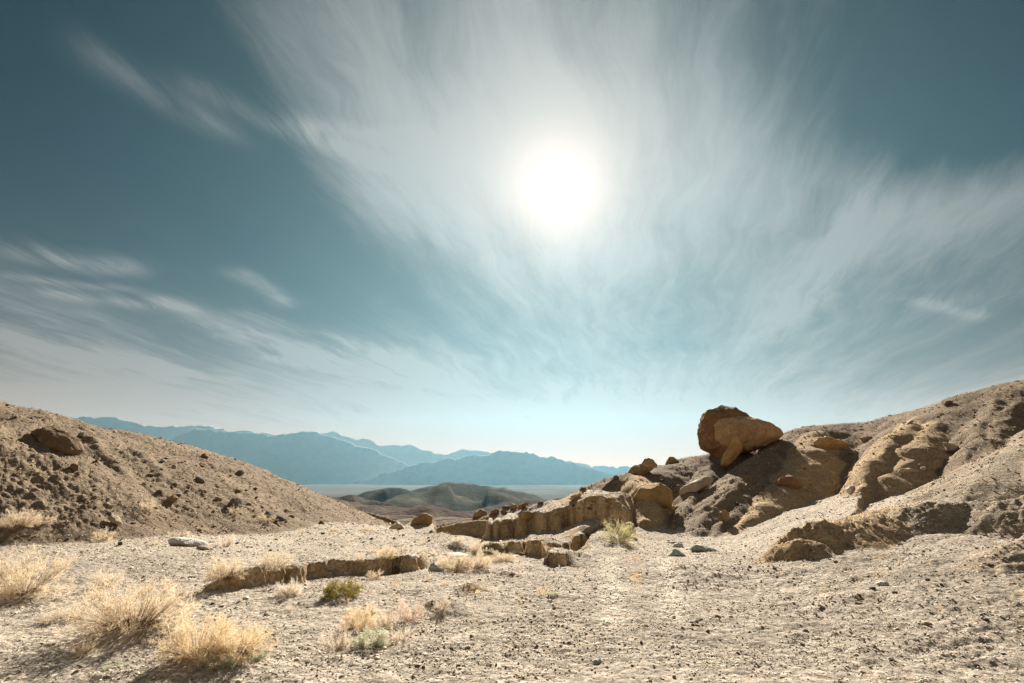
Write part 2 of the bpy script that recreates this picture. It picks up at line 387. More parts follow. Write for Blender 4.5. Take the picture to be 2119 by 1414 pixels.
# great headland with the layered face
ridge_line(2, [(1992, 834, 26, 1.3, .9), (1940, 872, 23.6, 1.4, 1.1), (1885, 925, 21.2, 1.4, 1.4), (1845, 985, 19.4, 1.2, 1.9), (1828, 1040, 18.4, 1.0, 2.4)], 0.05, 1.0, 0.5, 2)
ridge_line(2, [(1905, 862, 24.5, .8, 1.0), (1850, 900, 22.4, .7, 1.2), (1805, 950, 20.4, .5, 1.6), (1787, 1005, 19, .4, 2.2)], 0.05, 1.0, 0.5, 2)
# far right slope and its scree
ridge_line(2, [(2130, 790, 24.5, .9, .85), (2075, 850, 22.0, .7, .85), (2060, 905, 20, .6, .8), (2050, 950, 18.6, .5, .7)], 0.08, 0.9, 1.3, 0)
ridge_line(2, [(2300, 800, 22, 1.0, .7), (2200, 870, 19.4, .9, .65), (2119, 930, 17.6, .8, .55), (2040, 985, 16.2, .7, .5), (1960, 1030, 15.2, .5, .45)], 0.05, 1.5, 0.5, 3)
ridge_line(2, [(2400, 860, 17, .9, .6), (2250, 920, 16, .8, .6), (2119, 975, 15.2, .8, .5)], 0.08, 1.5, 0.9, 3)
# crumbly mounds in front
ridge_line(2, [(1642, 1096, 11.8, .18, 1.4), (1680, 1084, 11.9, .25, 1.1), (1730, 1076, 12.4, .5, .7), (1840, 1056, 13.2, .6, .5), (1920, 1042, 13.8, .6, .5)], 0.14, 1.8, 3.4, 2)
ridge_line(2, [(1612, 1128, 11.7, .12, 1.2), (1650, 1114, 11.4, .15, 1.3), (1690, 1122, 11.3, .15, 1.0), (1722, 1136, 11.2, .2, .8)], 0.2, 2.4, 3.4, 2)
ridge_line(2, [(1862, 1052, 12.9, .3, .9), (1920, 1040, 12.7, .35, .9), (2000, 1038, 12.5, .4, .85), (2060, 1036, 12.1, .4, .8), (2119, 1026, 11.6, .4, .9), (2300, 1000, 11.2, .4, .8)], 0.10, 1.4, 2.0, 3)
ridge_line(2, [(1760, 1165, 10.6, .12, 1.2), (1840, 1150, 10.6, .15, 1.2), (1880, 1152, 10.4, .12, 1.0)], 0.15, 2.0, 2.0, 3)
ridge_line(2, [(2060, 1150, 8.8, .3, .6), (2119, 1120, 8.9, .4, .6), (2250, 1080, 8.8, .5, .6), (2500, 1040, 8.5, .6, .6)], 0.15, 2.0, 2.4, 3)

def ridge_height(x, y, rid):
    owner, q, flute, freq, rough, tint = rid
    best = np.full(x.shape, -1e9)
    acc = 0.0
    for i in range(len(q) - 1):
        a, b = q[i], q[i + 1]
        ex, ey = b[0] - a[0], b[1] - a[1]
        L = math.hypot(ex, ey)
        t = np.clip(((x - a[0]) * ex + (y - a[1]) * ey) / (L * L), 0, 1)
        dx, dy = x - a[0] - ex * t, y - a[1] - ey * t
        d = np.sqrt(dx * dx + dy * dy)
        side = np.sign(dx * ey - dy * ex)
        s = (acc + t * L) * freq
        if flute:
            f = pn2(s * 1.0 + d * 0.10 * side, d * 0.13 + 3.3 * side, 70 + len(q)) + 0.5 * pn2(s * 2.3 + d * 0.2 * side, d * 0.2 - 2.0 * side, 77)
            d = np.maximum(d + np.minimum(d, 1.3) * 1.9 * flute * f, 0)
        w = a[3] + (b[3] - a[3]) * t
        st = a[4] + (b[4] - a[4]) * t
        z = a[2] + (b[2] - a[2]) * t - st * (np.sqrt(d * d + w * w) - w)
        best = np.maximum(best, z)
        acc += L
    return best

def land(x, y, detail=True):
    """height, owner (0 ground, 1 hillside, 2 bluff) and the kind of earth at each point"""
    x = np.asarray(x, float); y = np.asarray(y, float)
    wx = x + 0.16 * fbm(x * 0.9, y * 0.9, 2, 0.5, 20) * sstep(y, 10, 20)
    wy = y + 0.16 * fbm(x * 0.9, y * 0.9, 2, 0.5, 24) * sstep(y, 10, 20)
    z = base_ground(x, y) + banks(x, y)
    own = np.zeros(x.shape, np.int32); tint = np.full(x.shape, -1, np.int32); rough = np.zeros(x.shape)
    floor = z.copy()
    for rid in RIDGES:
        q = rid[1]
        hmax = q[:, 2].max() + 4.0
        reach = hmax / max(q[:, 4].min(), 0.4) + 3.0
        m = (x > q[:, 0].min() - reach) & (x < q[:, 0].max() + reach) & (y > q[:, 1].min() - reach) & (y < q[:, 1].max() + reach)
        if not m.any(): continue
        h = ridge_height(wx[m], wy[m], rid)
        zz = z[m]
        up = h > zz
        k = 0.10
        e = np.clip(0.5 + 0.5 * (h - zz) / k, 0, 1)
        nz = zz * (1 - e) + h * e + k * e * (1 - e) * 0.6
        far = np.abs(h - zz) > k
        nz = np.where(far, np.maximum(h, zz), nz)
        z[m] = nz
        o = own[m]; o[up] = rid[0]; own[m] = o
        t = tint[m]; t[up] = rid[5]; tint[m] = t
        r = rough[m]; r[up] = rid[4]; rough[m] = r
    if not detail: return z, own, tint
    hill = np.where(own > 0, sstep(z - floor, 0.02, 0.6), 0.0)
    # hill relief: clods, ribs, ledges
    amp = hill * rough * np.where(own == 2, np.where(tint == 2, 0.55, 0.75), 1.0)
    z = z + amp * (0.035 * (ridged(x * 0.75, y * 0.75, 3, 0.5, 30) - 1.25) + 0.035 * fbm(x * 3.2, y * 3.2, 3, 0.6, 33) + 0.024 * fbm(x * 9.5, y * 9.5, 3, 0.6, 36))
    led = np.where(tint == 2, 1.0, 0.12) * hill * np.where(own == 1, 0.0, 1.0)
    z = z + led * 0.015 * np.sin(z * 13.0 + 2.0 * fbm(x * 0.5, y * 0.5, 2, 0.5, 44))
    # floor relief
    near = 1 - sstep(y, 14, 30) * 0.5
    fl = (1 - hill) * near
    rip = fbm(x * 0.55 + 3, y * 1.1, 4, 0.5, 50)
    z = z + fl * (0.035 * rip + 0.014 * fbm(x * 3.4, y * 4.2, 3, 0.55, 54) + 0.007 * fbm(x * 13, y * 15, 2, 0.6, 57))
    # broken ground at the lower right
    br = sstep(x, 0.5, 4.5) * (1 - sstep(y, 9.0, 12.0)) * (1 - hill)
    z = z + br * (0.03 * (ridged(x * 0.8 + 0.25 * y, y * 1.9 - 0.3 * x, 3, 0.55, 60) - 1.1) + 0.012 * fbm(x * 6, y * 9, 2, 0.5, 64))
    # wheel ruts on the little plateau
    for (pa, pb) in (((1268, 1255), (1262, 1160)), ((1392, 1250), (1374, 1160))):
        a, b = G(*pa), G(*pb)
        t = np.clip(((x - a[0]) * (b[0] - a[0]) + (y - a[1]) * (b[1] - a[1])) / ((b - a) @ (b - a)), -0.2, 1.1)
        dd = np.hypot(x - a[0] - (b[0] - a[0]) * t, y - a[1] - (b[1] - a[1]) * t)
        z = z - 0.015 * np.exp(-(dd / 0.13) ** 2)
    # small humps with a cut side
    for (px, py, r, h) in ((912, 1268, .34, .13), (975, 1225, .26, .12), (1045, 1198, .34, .10), (265, 1318, .55, .11), (430, 1372, .6, .05), (30, 1240, .5, .08), (1010, 1150, .3, .22)):
        g = G(px, py)
        dx, dy = x - g[0], y - g[1] - 0.12
        rr = np.hypot(dx, dy * 1.2) / r
        z = z + h * np.exp(-rr ** 2 * 1.4) * (0.6 + 0.4 * sstep(dx, -r * 0.9, -r * 0.45))
    return z, own, tint

def column(a, key='z'):
    """distances and heights along one bearing, read from the finished land"""
    az, r, z = GRID['az'], GRID['r'], GRID[key]
    i = int(np.clip(np.searchsorted(az, a) - 1, 0, len(az) - 2))
    t = (a - az[i]) / (az[i + 1] - az[i])
    rr = r[i] * (1 - t) + r[i + 1] * t
    return rr, z[i] * (1 - t) + z[i + 1] * t

def land_z(x, y):
    rr, zz = column(math.atan2(x, y))
    return float(np.interp(math.hypot(x, y), rr, zz))

def hit(px, py, dmin=3.0, dmax=60.0):
    """where the line of sight through a photo point meets the land"""
    a, b = ray(px, py)
    k = math.sqrt(1 + a * a)
    rr, zz = column(math.atan(a))
    d = rr / k
    below = ((CAM_Z + b * d) < zz) & (d > dmin) & (d < dmax)
    if not below.any(): return None
    i = max(int(np.argmax(below)), 1)
    g0 = CAM_Z + b * d[i - 1] - zz[i - 1]; g1 = CAM_Z + b * d[i] - zz[i]
    t = g0 / (g0 - g1) if g0 > g1 else 1.0
    dd = d[i - 1] + (d[i] - d[i - 1]) * min(max(t, 0), 1)
    return np.array([a * dd, dd, CAM_Z + b * dd])

def add_ribs():
    """narrow ribs and gullies that run down the faces, a hand's breadth proud of them"""
    def face(px, py):
        a, b = ray(px, py)
        d = np.exp(np.linspace(math.log(8), math.log(48), 500))
        low = (CAM_Z + b * d) < land(a * d, d, False)[0]
        return float(d[int(np.argmax(low))]) if low.any() else None
    new = []
    for owner, tint, proud, w, st, pts in (
        (2, 0, .10, .20, 0.9, [(1588, 945), (1530, 1000), (1478, 1052), (1440, 1098)]), (2, 0, .09, .20, 0.9, [(1600, 965), (1550, 1022), (1506, 1072), (1478, 1108)]), (2, 0, .09, .18, 0.9, [(1560, 960), (1505, 1008), (1460, 1050)]),
        (2, 0, .14, .2, 0.9, [(2060, 830), (2032, 880), (2012, 940)]), (1, 0, .12, .2, .8, [(180, 905), (240, 955), (262, 1000)]), (1, 0, .12, .2, .8, [(280, 930), (340, 985), (370, 1010)])):
        q = []
        for (px, py) in pts:
            d = face(px, py)
            if d is None: continue
            v = P(px, py, d); v[2] += proud * 0.7; v[1] -= proud * 0.5
            q.append(np.concatenate([v, [w, st]]))
        if len(q) > 1 and all(abs(q[i][1] - q[i + 1][1]) < 6 for i in range(len(q) - 1)): new.append((owner, np.array(q), 0.12, 2.5, 0.8, tint))
    RIDGES.extend(new)
add_ribs()

# ================================================================ mesh helpers
def mesh_np(name, verts, faces, cols=None, smooth=True):
    me = bpy.data.meshes.new(name)
    verts = np.asarray(verts, np.float32); faces = np.asarray(faces, np.int32)
    me.vertices.add(len(verts)); me.vertices.foreach_set('co', verts.ravel())
    k = faces.shape[1]
    me.loops.add(faces.size); me.loops.foreach_set('vertex_index', faces.ravel())
    me.polygons.add(len(faces)); me.polygons.foreach_set('loop_start', np.arange(0, faces.size, k, dtype=np.int32))
    me.update(calc_edges=True)
    if smooth: me.polygons.foreach_set('use_smooth', np.ones(len(faces), bool))
    if cols is not None:
        at = me.attributes.new('earth', 'FLOAT_COLOR', 'POINT')
        at.data.foreach_set('color', np.concatenate([cols, np.ones((len(cols), 1))], 1).astype(np.float32).ravel())
    return me

def link(name, me, mat=None, parent=None, label=None, cat=None, group=None, kind=None):
    o = bpy.data.objects.new(name, me)
    sc.collection.objects.link(o)
    if mat is not None and me is not None and not me.materials: me.materials.append(mat)
    if parent is not None: o.parent = parent
    for k, v in (('label', label), ('category', cat), ('group', group), ('kind', kind)):
        if v: o[k] = v
    return o

# ================================================================ earth materials
def new_mat(name):
    m = bpy.data.materials.new(name); m.use_nodes = True
    nt = m.node_tree; bs = nt.nodes['Principled BSDF']
    bs.inputs['Roughness'].default_value = 0.95
    bs.inputs['Specular IOR Level'].default_value = 0.04
    return m, nt, bs

def voro(nt, vec, scale, feat='F1'):
    n = nt.nodes.new('ShaderNodeTexVoronoi'); n.feature = feat
    n.inputs['Scale'].default_value = scale
    nt.links.new(vec, n.inputs['Vector'])
    return n

def bump(nt, height, strength, dist, normal=None):
    n = nt.nodes.new('ShaderNodeBump'); n.inputs['Strength'].default_value = strength; n.inputs['Distance'].default_value = dist
    nt.links.new(height.k if isinstance(height, E) else height, n.inputs['Height'])
    if normal is not None: nt.links.new(normal, n.inputs['Normal'])
    return n.outputs[0]

def earth_material(name, strata):
    m, nt, bs = new_mat(name)
    tc = nt.nodes.new('ShaderNodeTexCoord'); vec = tc.outputs['Object']
    at = nt.nodes.new('ShaderNodeAttribute'); at.attribute_name = 'earth'
    v1 = voro(nt, vec, 34.0); v2 = voro(nt, vec, 11.0)
    n1 = E(nt, noise_node(nt, vec, 22.0, 5, 0.7).outputs[0]); n2 = E(nt, noise_node(nt, vec, 3.2, 5, 0.65).outputs[0])
    s1 = nt.nodes.new('ShaderNodeSeparateColor'); nt.links.new(v1.outputs['Color'], s1.inputs[0])
    s2 = nt.nodes.new('ShaderNodeSeparateColor'); nt.links.new(v2.outputs['Color'], s2.inputs[0])
    c1, c2 = E(nt, s1.outputs[0]), E(nt, s2.outputs[0])
    val = 0.68 + c1 * 0.62 + (n1 - 0.5) * 0.9 + (n2 - 0.5) * 0.5
    stone = c2.ss(0.86, 0.95) * 0.28 - (1.0 - c2.ss(0.03, 0.10)) * 0.15
    val = val + stone
    hgt = n1 * 0.8 + c1 * 0.5 + E(nt, v2.outputs['Distance']) * -0.7 + n2 * 1.6
    if strata:
        mp = nt.nodes.new('ShaderNodeMapping'); mp.inputs['Scale'].default_value = (0.6, 0.6, 7.0); nt.links.new(vec, mp.inputs[0])
        st = E(nt, noise_node(nt, mp.outputs[0], 1.3, 6, 0.65, 0.6).outputs[0])
        val = val + (st - 0.5) * 0.55
        mp2 = nt.nodes.new('ShaderNodeMapping'); mp2.inputs['Scale'].default_value = (1.0, 1.0, 1.8); nt.links.new(vec, mp2.inputs[0])
        rg = E(nt, noise_node(nt, mp2.outputs[0], 1.7, 9, 0.72, 0.4).outputs[0])
        hgt = hgt + st * 2.4 + rg * 5.0
        val = val + (rg - 0.5) * 0.5
    sc_ = nt.nodes.new('ShaderNodeVectorMath'); sc_.operation = 'SCALE'
    nt.links.new(at.outputs['Color'], sc_.inputs[0]); nt.links.new(val.mx(0.2).k, sc_.inputs['Scale'])
    warm = mix_col(nt, (n2 - 0.35) * 0.5, sc_.outputs[0], (0.30, 0.22, 0.15), 'MIX') if strata else sc_.outputs[0]
    nt.links.new(warm, bs.inputs['Base Color'])
    nt.links.new(bump(nt, hgt, 0.9, 0.035 if strata else 0.035), bs.inputs['Normal'])
    return m

mat_ground = earth_material('gravelly_ground', False)
mat_hill = earth_material('hillside_earth', True)
mat_bluff = earth_material('bluff_earth', True)

def earth_colour(x, y, z, own, tint, slope=None):
    n = len(x)
    big = fbm(x * 0.35, y * 0.35, 4, 0.55, 80)
    mid = fbm(x * 1.7, y * 1.7, 4, 0.6, 84)
    c = np.empty((n, 3))
    flat_a, flat_b = np.array([.415, .35, .275]), np.array([.315, .265, .205])
    t = np.clip(0.45 + 0.5 * big + 0.3 * mid, 0, 1)[:, None]
    c[:] = flat_a * (1 - t) + flat_b * t
    # pale silt in the far wash and on the plateau
    silt = (sstep(y, 11, 16) * (0.6 + 0.4 * sstep(mid, -0.3, 0.3)))[:, None]
    c = c * (1 - 0.55 * silt) + np.array([.45, .38, .29]) * 0.55 * silt
    # dark gravel on the rising ground at the right and along the left hill's foot
    dk = (sstep(x, 3.0, 6.5) * (1 - sstep(y, 9.5, 12.5)) * sstep(y, 4.5, 7.5) * (0.55 + 0.6 * np.clip(mid + 0.2, -0.4, 0.8)))[:, None]
    c = c * (1 - 0.6 * dk) + np.array([.20, .165, .125]) * 0.6 * dk
    for (pa, pb) in (((1268, 1270), (1262, 1160)), ((1396, 1265), (1374, 1160))):
        a, b = G(*pa), G(*pb)
        t_ = np.clip(((x - a[0]) * (b[0] - a[0]) + (y - a[1]) * (b[1] - a[1])) / ((b - a) @ (b - a)), -0.1, 1.1)
        dd = np.hypot(x - a[0] - (b[0] - a[0]) * t_ + 0.05 * mid, y - a[1] - (b[1] - a[1]) * t_)
        w_ = (0.55 * np.exp(-(dd / 0.17) ** 2))[:, None]
        c = c * (1 - w_) + np.array([.60, .52, .41]) * w_
    hill_a, hill_b = np.array([.29, .22, .148]), np.array([.20, .152, .105])
    t = np.clip(0.5 + 0.5 * big + 0.35 * mid, 0, 1)[:, None]
    ch = hill_a * (1 - t) + hill_b * t
    ch[tint == 1] *= np.array([1.05, .98, .88])
    lay = np.clip(0.5 + 0.6 * np.sin(z * 4.1 + 1.3 * fbm(x * 0.3, y * 0.3, 2, 0.5, 90)) * 0.5 + 0.3 * mid, 0, 1)[:, None]
    cb = np.array([.52, .37, .215]) * lay + np.array([.40, .29, .175]) * (1 - lay)
    ch = np.where((tint == 2)[:, None], cb, ch)
    ch = np.where((tint == 3)[:, None], np.array([.40, .325, .235]) * (0.82 + 0.3 * np.clip(mid + 0.3, 0, 1))[:, None], ch)
    if slope is not None:
        cut = (sstep(slope, 0.55, 1.1) * (own == 0))[:, None]
        c = c * (1 - cut) + (np.array([.50, .36, .21]) * (0.8 + 0.35 * np.clip(mid + .3, 0, 1))[:, None]) * cut
    wgt = (own > 0)[:, None]
    bl = np.where(wgt, 1.0, 0.0)
    return np.clip(c * (1 - bl) + ch * bl, 0.02, 0.8)

GRID = {}
def build_land():
    az = np.concatenate([np.linspace(R(-180), R(-52), 50, endpoint=False), np.linspace(R(-52), R(-46), 24, endpoint=False), np.linspace(R(-46), R(46), 800), np.linspace(R(46), R(52), 25)[1:], np.linspace(R(52), R(180), 51)[1:]])
    NC, NR = len(az), 640
    R0, R1 = 0.5, 85.0
    # spread the rows where the land is steep or near
    fine = np.exp(np.linspace(math.log(R0), math.log(R1), 1500))
    sub = np.linspace(0, NC - 1, 260).astype(int)
    A, F = np.meshgrid(az[sub], fine, indexing='ij')
    zz = land((F * np.sin(A)).ravel(), (F * np.cos(A)).ravel(), False)[0].reshape(A.shape)
    e = (zz - CAM_Z) / F
    w = np.abs(np.diff(e, axis=1)) * np.minimum(1, (fine[1:] / 4.5) ** 2) + 0.05 * np.diff(np.log(fine))[None] * np.minimum(1, (fine[1:] / 3.5))
    w = w / w.sum(1, keepdims=True)
    ker = np.exp(-np.linspace(-2, 2, 9) ** 2); ker /= ker.sum()
    wp = np.pad(w, ((4, 4), (0, 0)), mode='edge')
    w = sum(ker[i] * wp[i:i + w.shape[0]] for i in range(9))
    k2 = np.ones(15) / 15
    w = np.apply_along_axis(lambda v: np.convolve(np.pad(v, 7, mode='edge'), k2, 'valid'), 1, w)
    cum = np.concatenate([np.zeros((w.shape[0], 1)), np.cumsum(w, 1)], 1); cum /= cum[:, -1:]
    rows = np.array([np.interp(np.linspace(0, 1, NR), cum[i], fine) for i in range(len(sub))])
    full = np.empty((NC, NR))
    for j in range(NR): full[:, j] = np.interp(np.arange(NC), sub, rows[:, j])
    AA = np.repeat(az[:, None], NR, 1)
    X, Y = (full * np.sin(AA)).ravel(), (full * np.cos(AA)).ravel()
    Z, own, tint = land(X, Y)
    Z = Z - 6.0 * sstep(np.hypot(X, Y), 70, 85)
    Zg, Rg = Z.reshape(NC, NR), full
    slope = np.abs(np.gradient(Zg, axis=1)) / np.maximum(np.gradient(Rg, axis=1), 1e-4)
    slope = np.maximum(slope, np.abs(np.gradient(Zg, axis=0)) / (Rg * np.gradient(az)[:, None])).ravel()
    cols = earth_colour(X, Y, Z, own, tint, slope)
    V = np.stack([X, Y, Z], 1)
    GRID.update(az=az, r=full, z=Z.reshape(NC, NR), own=own.reshape(NC, NR))
    idx = np.arange(NC * NR).reshape(NC, NR)
    quads = np.stack([idx[:-1, :-1].ravel(), idx[1:, :-1].ravel(), idx[1:, 1:].ravel(), idx[:-1, 1:].ravel()], 1)[:, ::-1]
    fo = np.max(own[quads], axis=1)
    for k, name, mat, lab in ((0, 'ground', mat_ground, None), (1, 'hillside', mat_hill, 'brown stony hillside sloping down from the left edge'), (2, 'bluff', mat_bluff, 'eroded tan badland bluff on the right')):
        q = quads[fo == k]
        used, inv = np.unique(q, return_inverse=True)
        me = mesh_np(name, V[used], inv.reshape(q.shape), cols[used])
        o = link(name, me, mat, kind='structure')
build_land()

# ================================================================ far land: low hills, valley floor, mountain ranges, air
def far_material(name, col_a, col_b, scale, relief=0.8):
    m, nt, bs = new_mat(name)
    tc = nt.nodes.new('ShaderNodeTexCoord')
    at = nt.nodes.new('ShaderNodeAttribute'); at.attribute_name = 'earth'
    n1 = E(nt, noise_node(nt, tc.outputs['Object'], scale, 8, 0.68).outputs[0])
    n2 = E(nt, noise_node(nt, tc.outputs['Object'], scale * 7, 6, 0.7).outputs[0])
    v = 0.45 + n1 * 0.6 + n2 * 0.5
    s = nt.nodes.new('ShaderNodeVectorMath'); s.operation = 'SCALE'
    nt.links.new(at.outputs['Color'], s.inputs[0]); nt.links.new(v.k, s.inputs['Scale'])
    bs.inputs['Specular IOR Level'].default_value = 0.0
    nt.links.new(s.outputs[0], bs.inputs['Base Color'])
    nt.links.new(bump(nt, n1 + n2 * 0.4, relief, 0.25 / scale), bs.inputs['Normal'])
    return m
mat_low = far_material('low_hill_earth', None, None, 0.02)
mat_range = far_material('mountain_rock', None, None, 0.0012, 0.0)

def build_low_hills():
    az = np.linspace(R(-52), R(52), 500)
    rr = np.exp(np.linspace(math.log(62), math.log(9000), 340))
    A, F = np.meshgrid(az, rr, indexing='ij')
    x, y = (F * np.sin(A)).ravel(), (F * np.cos(A)).ravel()
    r = np.hypot(x, y)
    z = -7.5 - 150.0 * sstep(np.log(r), math.log(75), math.log(4200))
    col = np.empty((len(x), 3)); col[:] = (.19, .155, .125)
    hills = (
        # skyline points (px, py), distance, crown radius, slope, colour
        ([(560, 1000), (600, 1012), (640, 1020), (668, 1029)], 750, 22, .34, (.215, .165, .13)),
        ([(600, 1034), (640, 1029), (668, 1026), (700, 1027), (740, 1028), (770, 1034), (800, 1046)], 900, 14, .38, (.105, .095, .085)),
        ([(735, 1028), (770, 1018), (800, 1013), (838, 1014), (866, 1018), (890, 1026)], 1750, 30, .40, (.11, .115, .10)),
        ([(840, 1022), (875, 1012), (900, 1003), (932, 997), (960, 999), (990, 1005), (1026, 1008), (1056, 1015), (1092, 1025), (1125, 1032)], 1900, 45, .42, (.175, .17, .14)),
        ([(930, 1006), (940, 1025), (950, 1050)], 1500, 40, .34, (.17, .165, .135)),
        ([(1010, 1014), (1000, 1035), (990, 1058)], 1450, 35, .36, (.15, .15, .12)),
        ([(1060, 1036), (1100, 1033), (1150, 1031), (1200, 1029), (1260, 1024)], 1300, 25, .3, (.19, .15, .14)),
        ([(640, 1052), (690, 1041), (730, 1043), (780, 1050)], 560, 16, .3, (.27, .19, .15)),
        ([(700, 1056), (750, 1048), (790, 1047), (840, 1055), (870, 1062)], 430, 12, .32, (.19, .155, .135)),
        ([(800, 1062), (850, 1053), (890, 1048), (925, 1055), (960, 1066), (1000, 1078)], 360, 10, .34, (.215, .165, .145)),
        ([(780, 1070), (830, 1066), (880, 1074), (930, 1086)], 210, 6, .3, (.26, .21, .165)),
        ([(880, 1068), (930, 1072), (985, 1084)], 170, 5, .25, (.36, .31, .26)),
    )
    for (pts, d0, w, st, c) in hills:
        q = np.array([P(px, py, d0) for px, py in pts])
        best = np.full(len(x), -1e9)
        warp = fbm(x / (w * 4), y / (w * 4), 4, 0.55, 120) * w * 0.9
        for i in range(len(q) - 1):
            a, b = q[i], q[i + 1]
            e = b[:2] - a[:2]; L2 = e @ e
            t = np.clip(((x - a[0]) * e[0] + (y - a[1]) * e[1]) / L2, 0, 1)
            d = np.hypot(x - a[0] - e[0] * t, y - a[1] - e[1] * t)
            s = t * math.sqrt(L2) + i * 37.0
            d = np.maximum(d + sstep(d, 0, w * 3) * (warp + w * 0.9 * (np.abs(pn2(s / (w * 1.1), d / (w * 6), 131)) - 0.25) * 1.6), 0)
            best = np.maximum(best, a[2] + (b[2] - a[2]) * t - st * (np.sqrt(d * d + w * w) - w))
        up = best > z
        z = np.maximum(z, best)
        col[up] = np.array(c) * 0.62
    z = z + 0.004 * r * fbm(x / (r * 0.05 + 5), y / (r * 0.05 + 5), 3, 0.55, 140) * sstep(r, 90, 200) * (1 - sstep(r, 2800, 5000)) - 30 * sstep(r, 5000, 8000)
    far_ = sstep(r, 1800, 3000)[:, None] * (z < -120)[:, None]
    col = col * (1 - far_) + np.array([.11, .095, .08]) * far_
    pale = np.clip(fbm(x / 60, y / 60, 4, 0.6, 150) - 0.2, 0, 0.5)[:, None] * (1 - sstep(r, 1800, 3000))[:, None]
    col = col * (1 - pale) + np.array([.22, .185, .15]) * pale
    idx = np.arange(len(x)).reshape(A.shape)
    quads = np.stack([idx[:-1, :-1].ravel(), idx[1:, :-1].ravel(), idx[1:, 1:].ravel(), idx[:-1, 1:].ravel()], 1)[:, ::-1]
    link('low_hills', mesh_np('low_hills', np.stack([x, y, z], 1), quads, col), mat_low, kind='structure')

def build_valley():
    m, nt, bs = new_mat('valley_floor')
    tc = nt.nodes.new('ShaderNodeTexCoord')
    n = E(nt, noise_node(nt, tc.outputs['Object'], 0.0006, 6, 0.6).outputs[0])
    nt.links.new(mix_col(nt, n.ss(0.35, 0.6), (.10, .088, .075), (.14, .12, .10)), bs.inputs['Base Color'])
    bs.inputs['Specular IOR Level'].default_value = 0.0
    ring = [(math.cos(t) * 45000, math.sin(t) * 45000, -158.0) for t in np.linspace(0, 2 * math.pi, 65)[:-1]]
    me = bpy.data.meshes.new('valley_floor'); me.from_pydata(ring, [], [list(range(64))])
    link('valley_floor', me, m, kind='structure')

def build_range(name, label, sky_pts, dist, width, col, seed):
    px = np.array([p[0] for p in sky_pts]); py = np.array([p[1] for p in sky_pts])
    cols = np.linspace(px[0], px[-1], 420)
    prof = np.interp(cols, px, py)
    ab = np.array([ray(c, p) for c, p in zip(cols, prof)])
    prof_z = CAM_Z + ab[:, 1] * dist
    jag = fbm(cols / 26.0, cols * 0 + seed, 6, 0.62, seed) * 0.020 * dist * 0.16
    v = np.linspace(-1, 1, 61)
    V, C = np.meshgrid(v, np.arange(420), indexing='xy')
    V, C = V.ravel(), C.ravel().astype(int)
    y = dist + V * np.minimum(width * 0.6, (prof_z[C] + 200) * 1.25)
    x = ab[C, 0] * dist + V * 0
    spur = np.abs(pn2(x / 1500.0, y / 5000.0 + seed, seed)) + 0.5 * np.abs(pn2(x / 600.0, y / 2200.0 + seed, seed + 3))
    fall = np.clip(np.abs(V) * (0.95 + 0.1 * spur), 0, 1.3)
    base = -200.0
    hgt = prof_z[C] + jag[C] * np.exp(-np.abs(V) * 9.0) - base
    z = base + hgt * np.clip(1 - fall, 0, 1) ** 1.15 - 0.006 * hgt * spur * (np.abs(V) > 0.01) * np.minimum(1, np.abs(V) * 6)
    z = np.where(np.abs(V) > 0.98, base - 50, z)
    idx = np.arange(len(x)).reshape(420, 61)
    quads = np.stack([idx[:-1, :-1].ravel(), idx[1:, :-1].ravel(), idx[1:, 1:].ravel(), idx[:-1, 1:].ravel()], 1)
    cc = np.empty((len(x), 3)); cc[:] = col
    link(name, mesh_np(name, np.stack([x, y, z], 1), quads, cc), mat_range, kind='structure')

build_low_hills()
build_valley()
rock_far = (.42, .36, .33)
build_range('mountain_range_far', '', [(-500, 900), (-200, 880), (0, 872), (100, 872), (150, 866), (172, 863), (215, 862), (233, 863), (250, 870), (300, 880), (345, 884), (380, 881), (412, 880), (430, 883), (465, 888), (475, 893), (500, 891), (545, 895), (570, 903), (640, 893), (700, 896), (730, 908), (750, 907), (785, 920), (860, 922), (880, 932), (905, 941),
             (940, 936), (965, 930), (1010, 933), (1020, 938), (1100, 945), (1180, 955), (1225, 965), (1250, 964), (1275, 967), (1300, 965), (1400, 962), (1600, 960), (2000, 950), (2600, 940)], 14500, 2000, rock_far, 3)
build_range('mountain_range_middle', '', [(-500, 960), (0, 940), (300, 925), (400, 890), (420, 888), (470, 893), (520, 897), (572, 902), (600, 898), (628, 893), (660, 897), (700, 908), (735, 920), (780, 933), (810, 948), (850, 965), (900, 985), (960, 1010)], 12800, 1800, rock_far, 8)
build_range('mountain_range_near', '', [(640, 1012), (720, 1003), (780, 985), (840, 968), (875, 958), (920, 953), (960, 945), (1000, 941), (1020, 938), (1040, 932), (1060, 935), (1090, 936), (1120, 946), (1150, 947), (1180, 957), (1200, 960), (1225, 968), (1270, 982), (1330, 1000), (1500, 1010)], 11500, 1600, rock_far, 15)

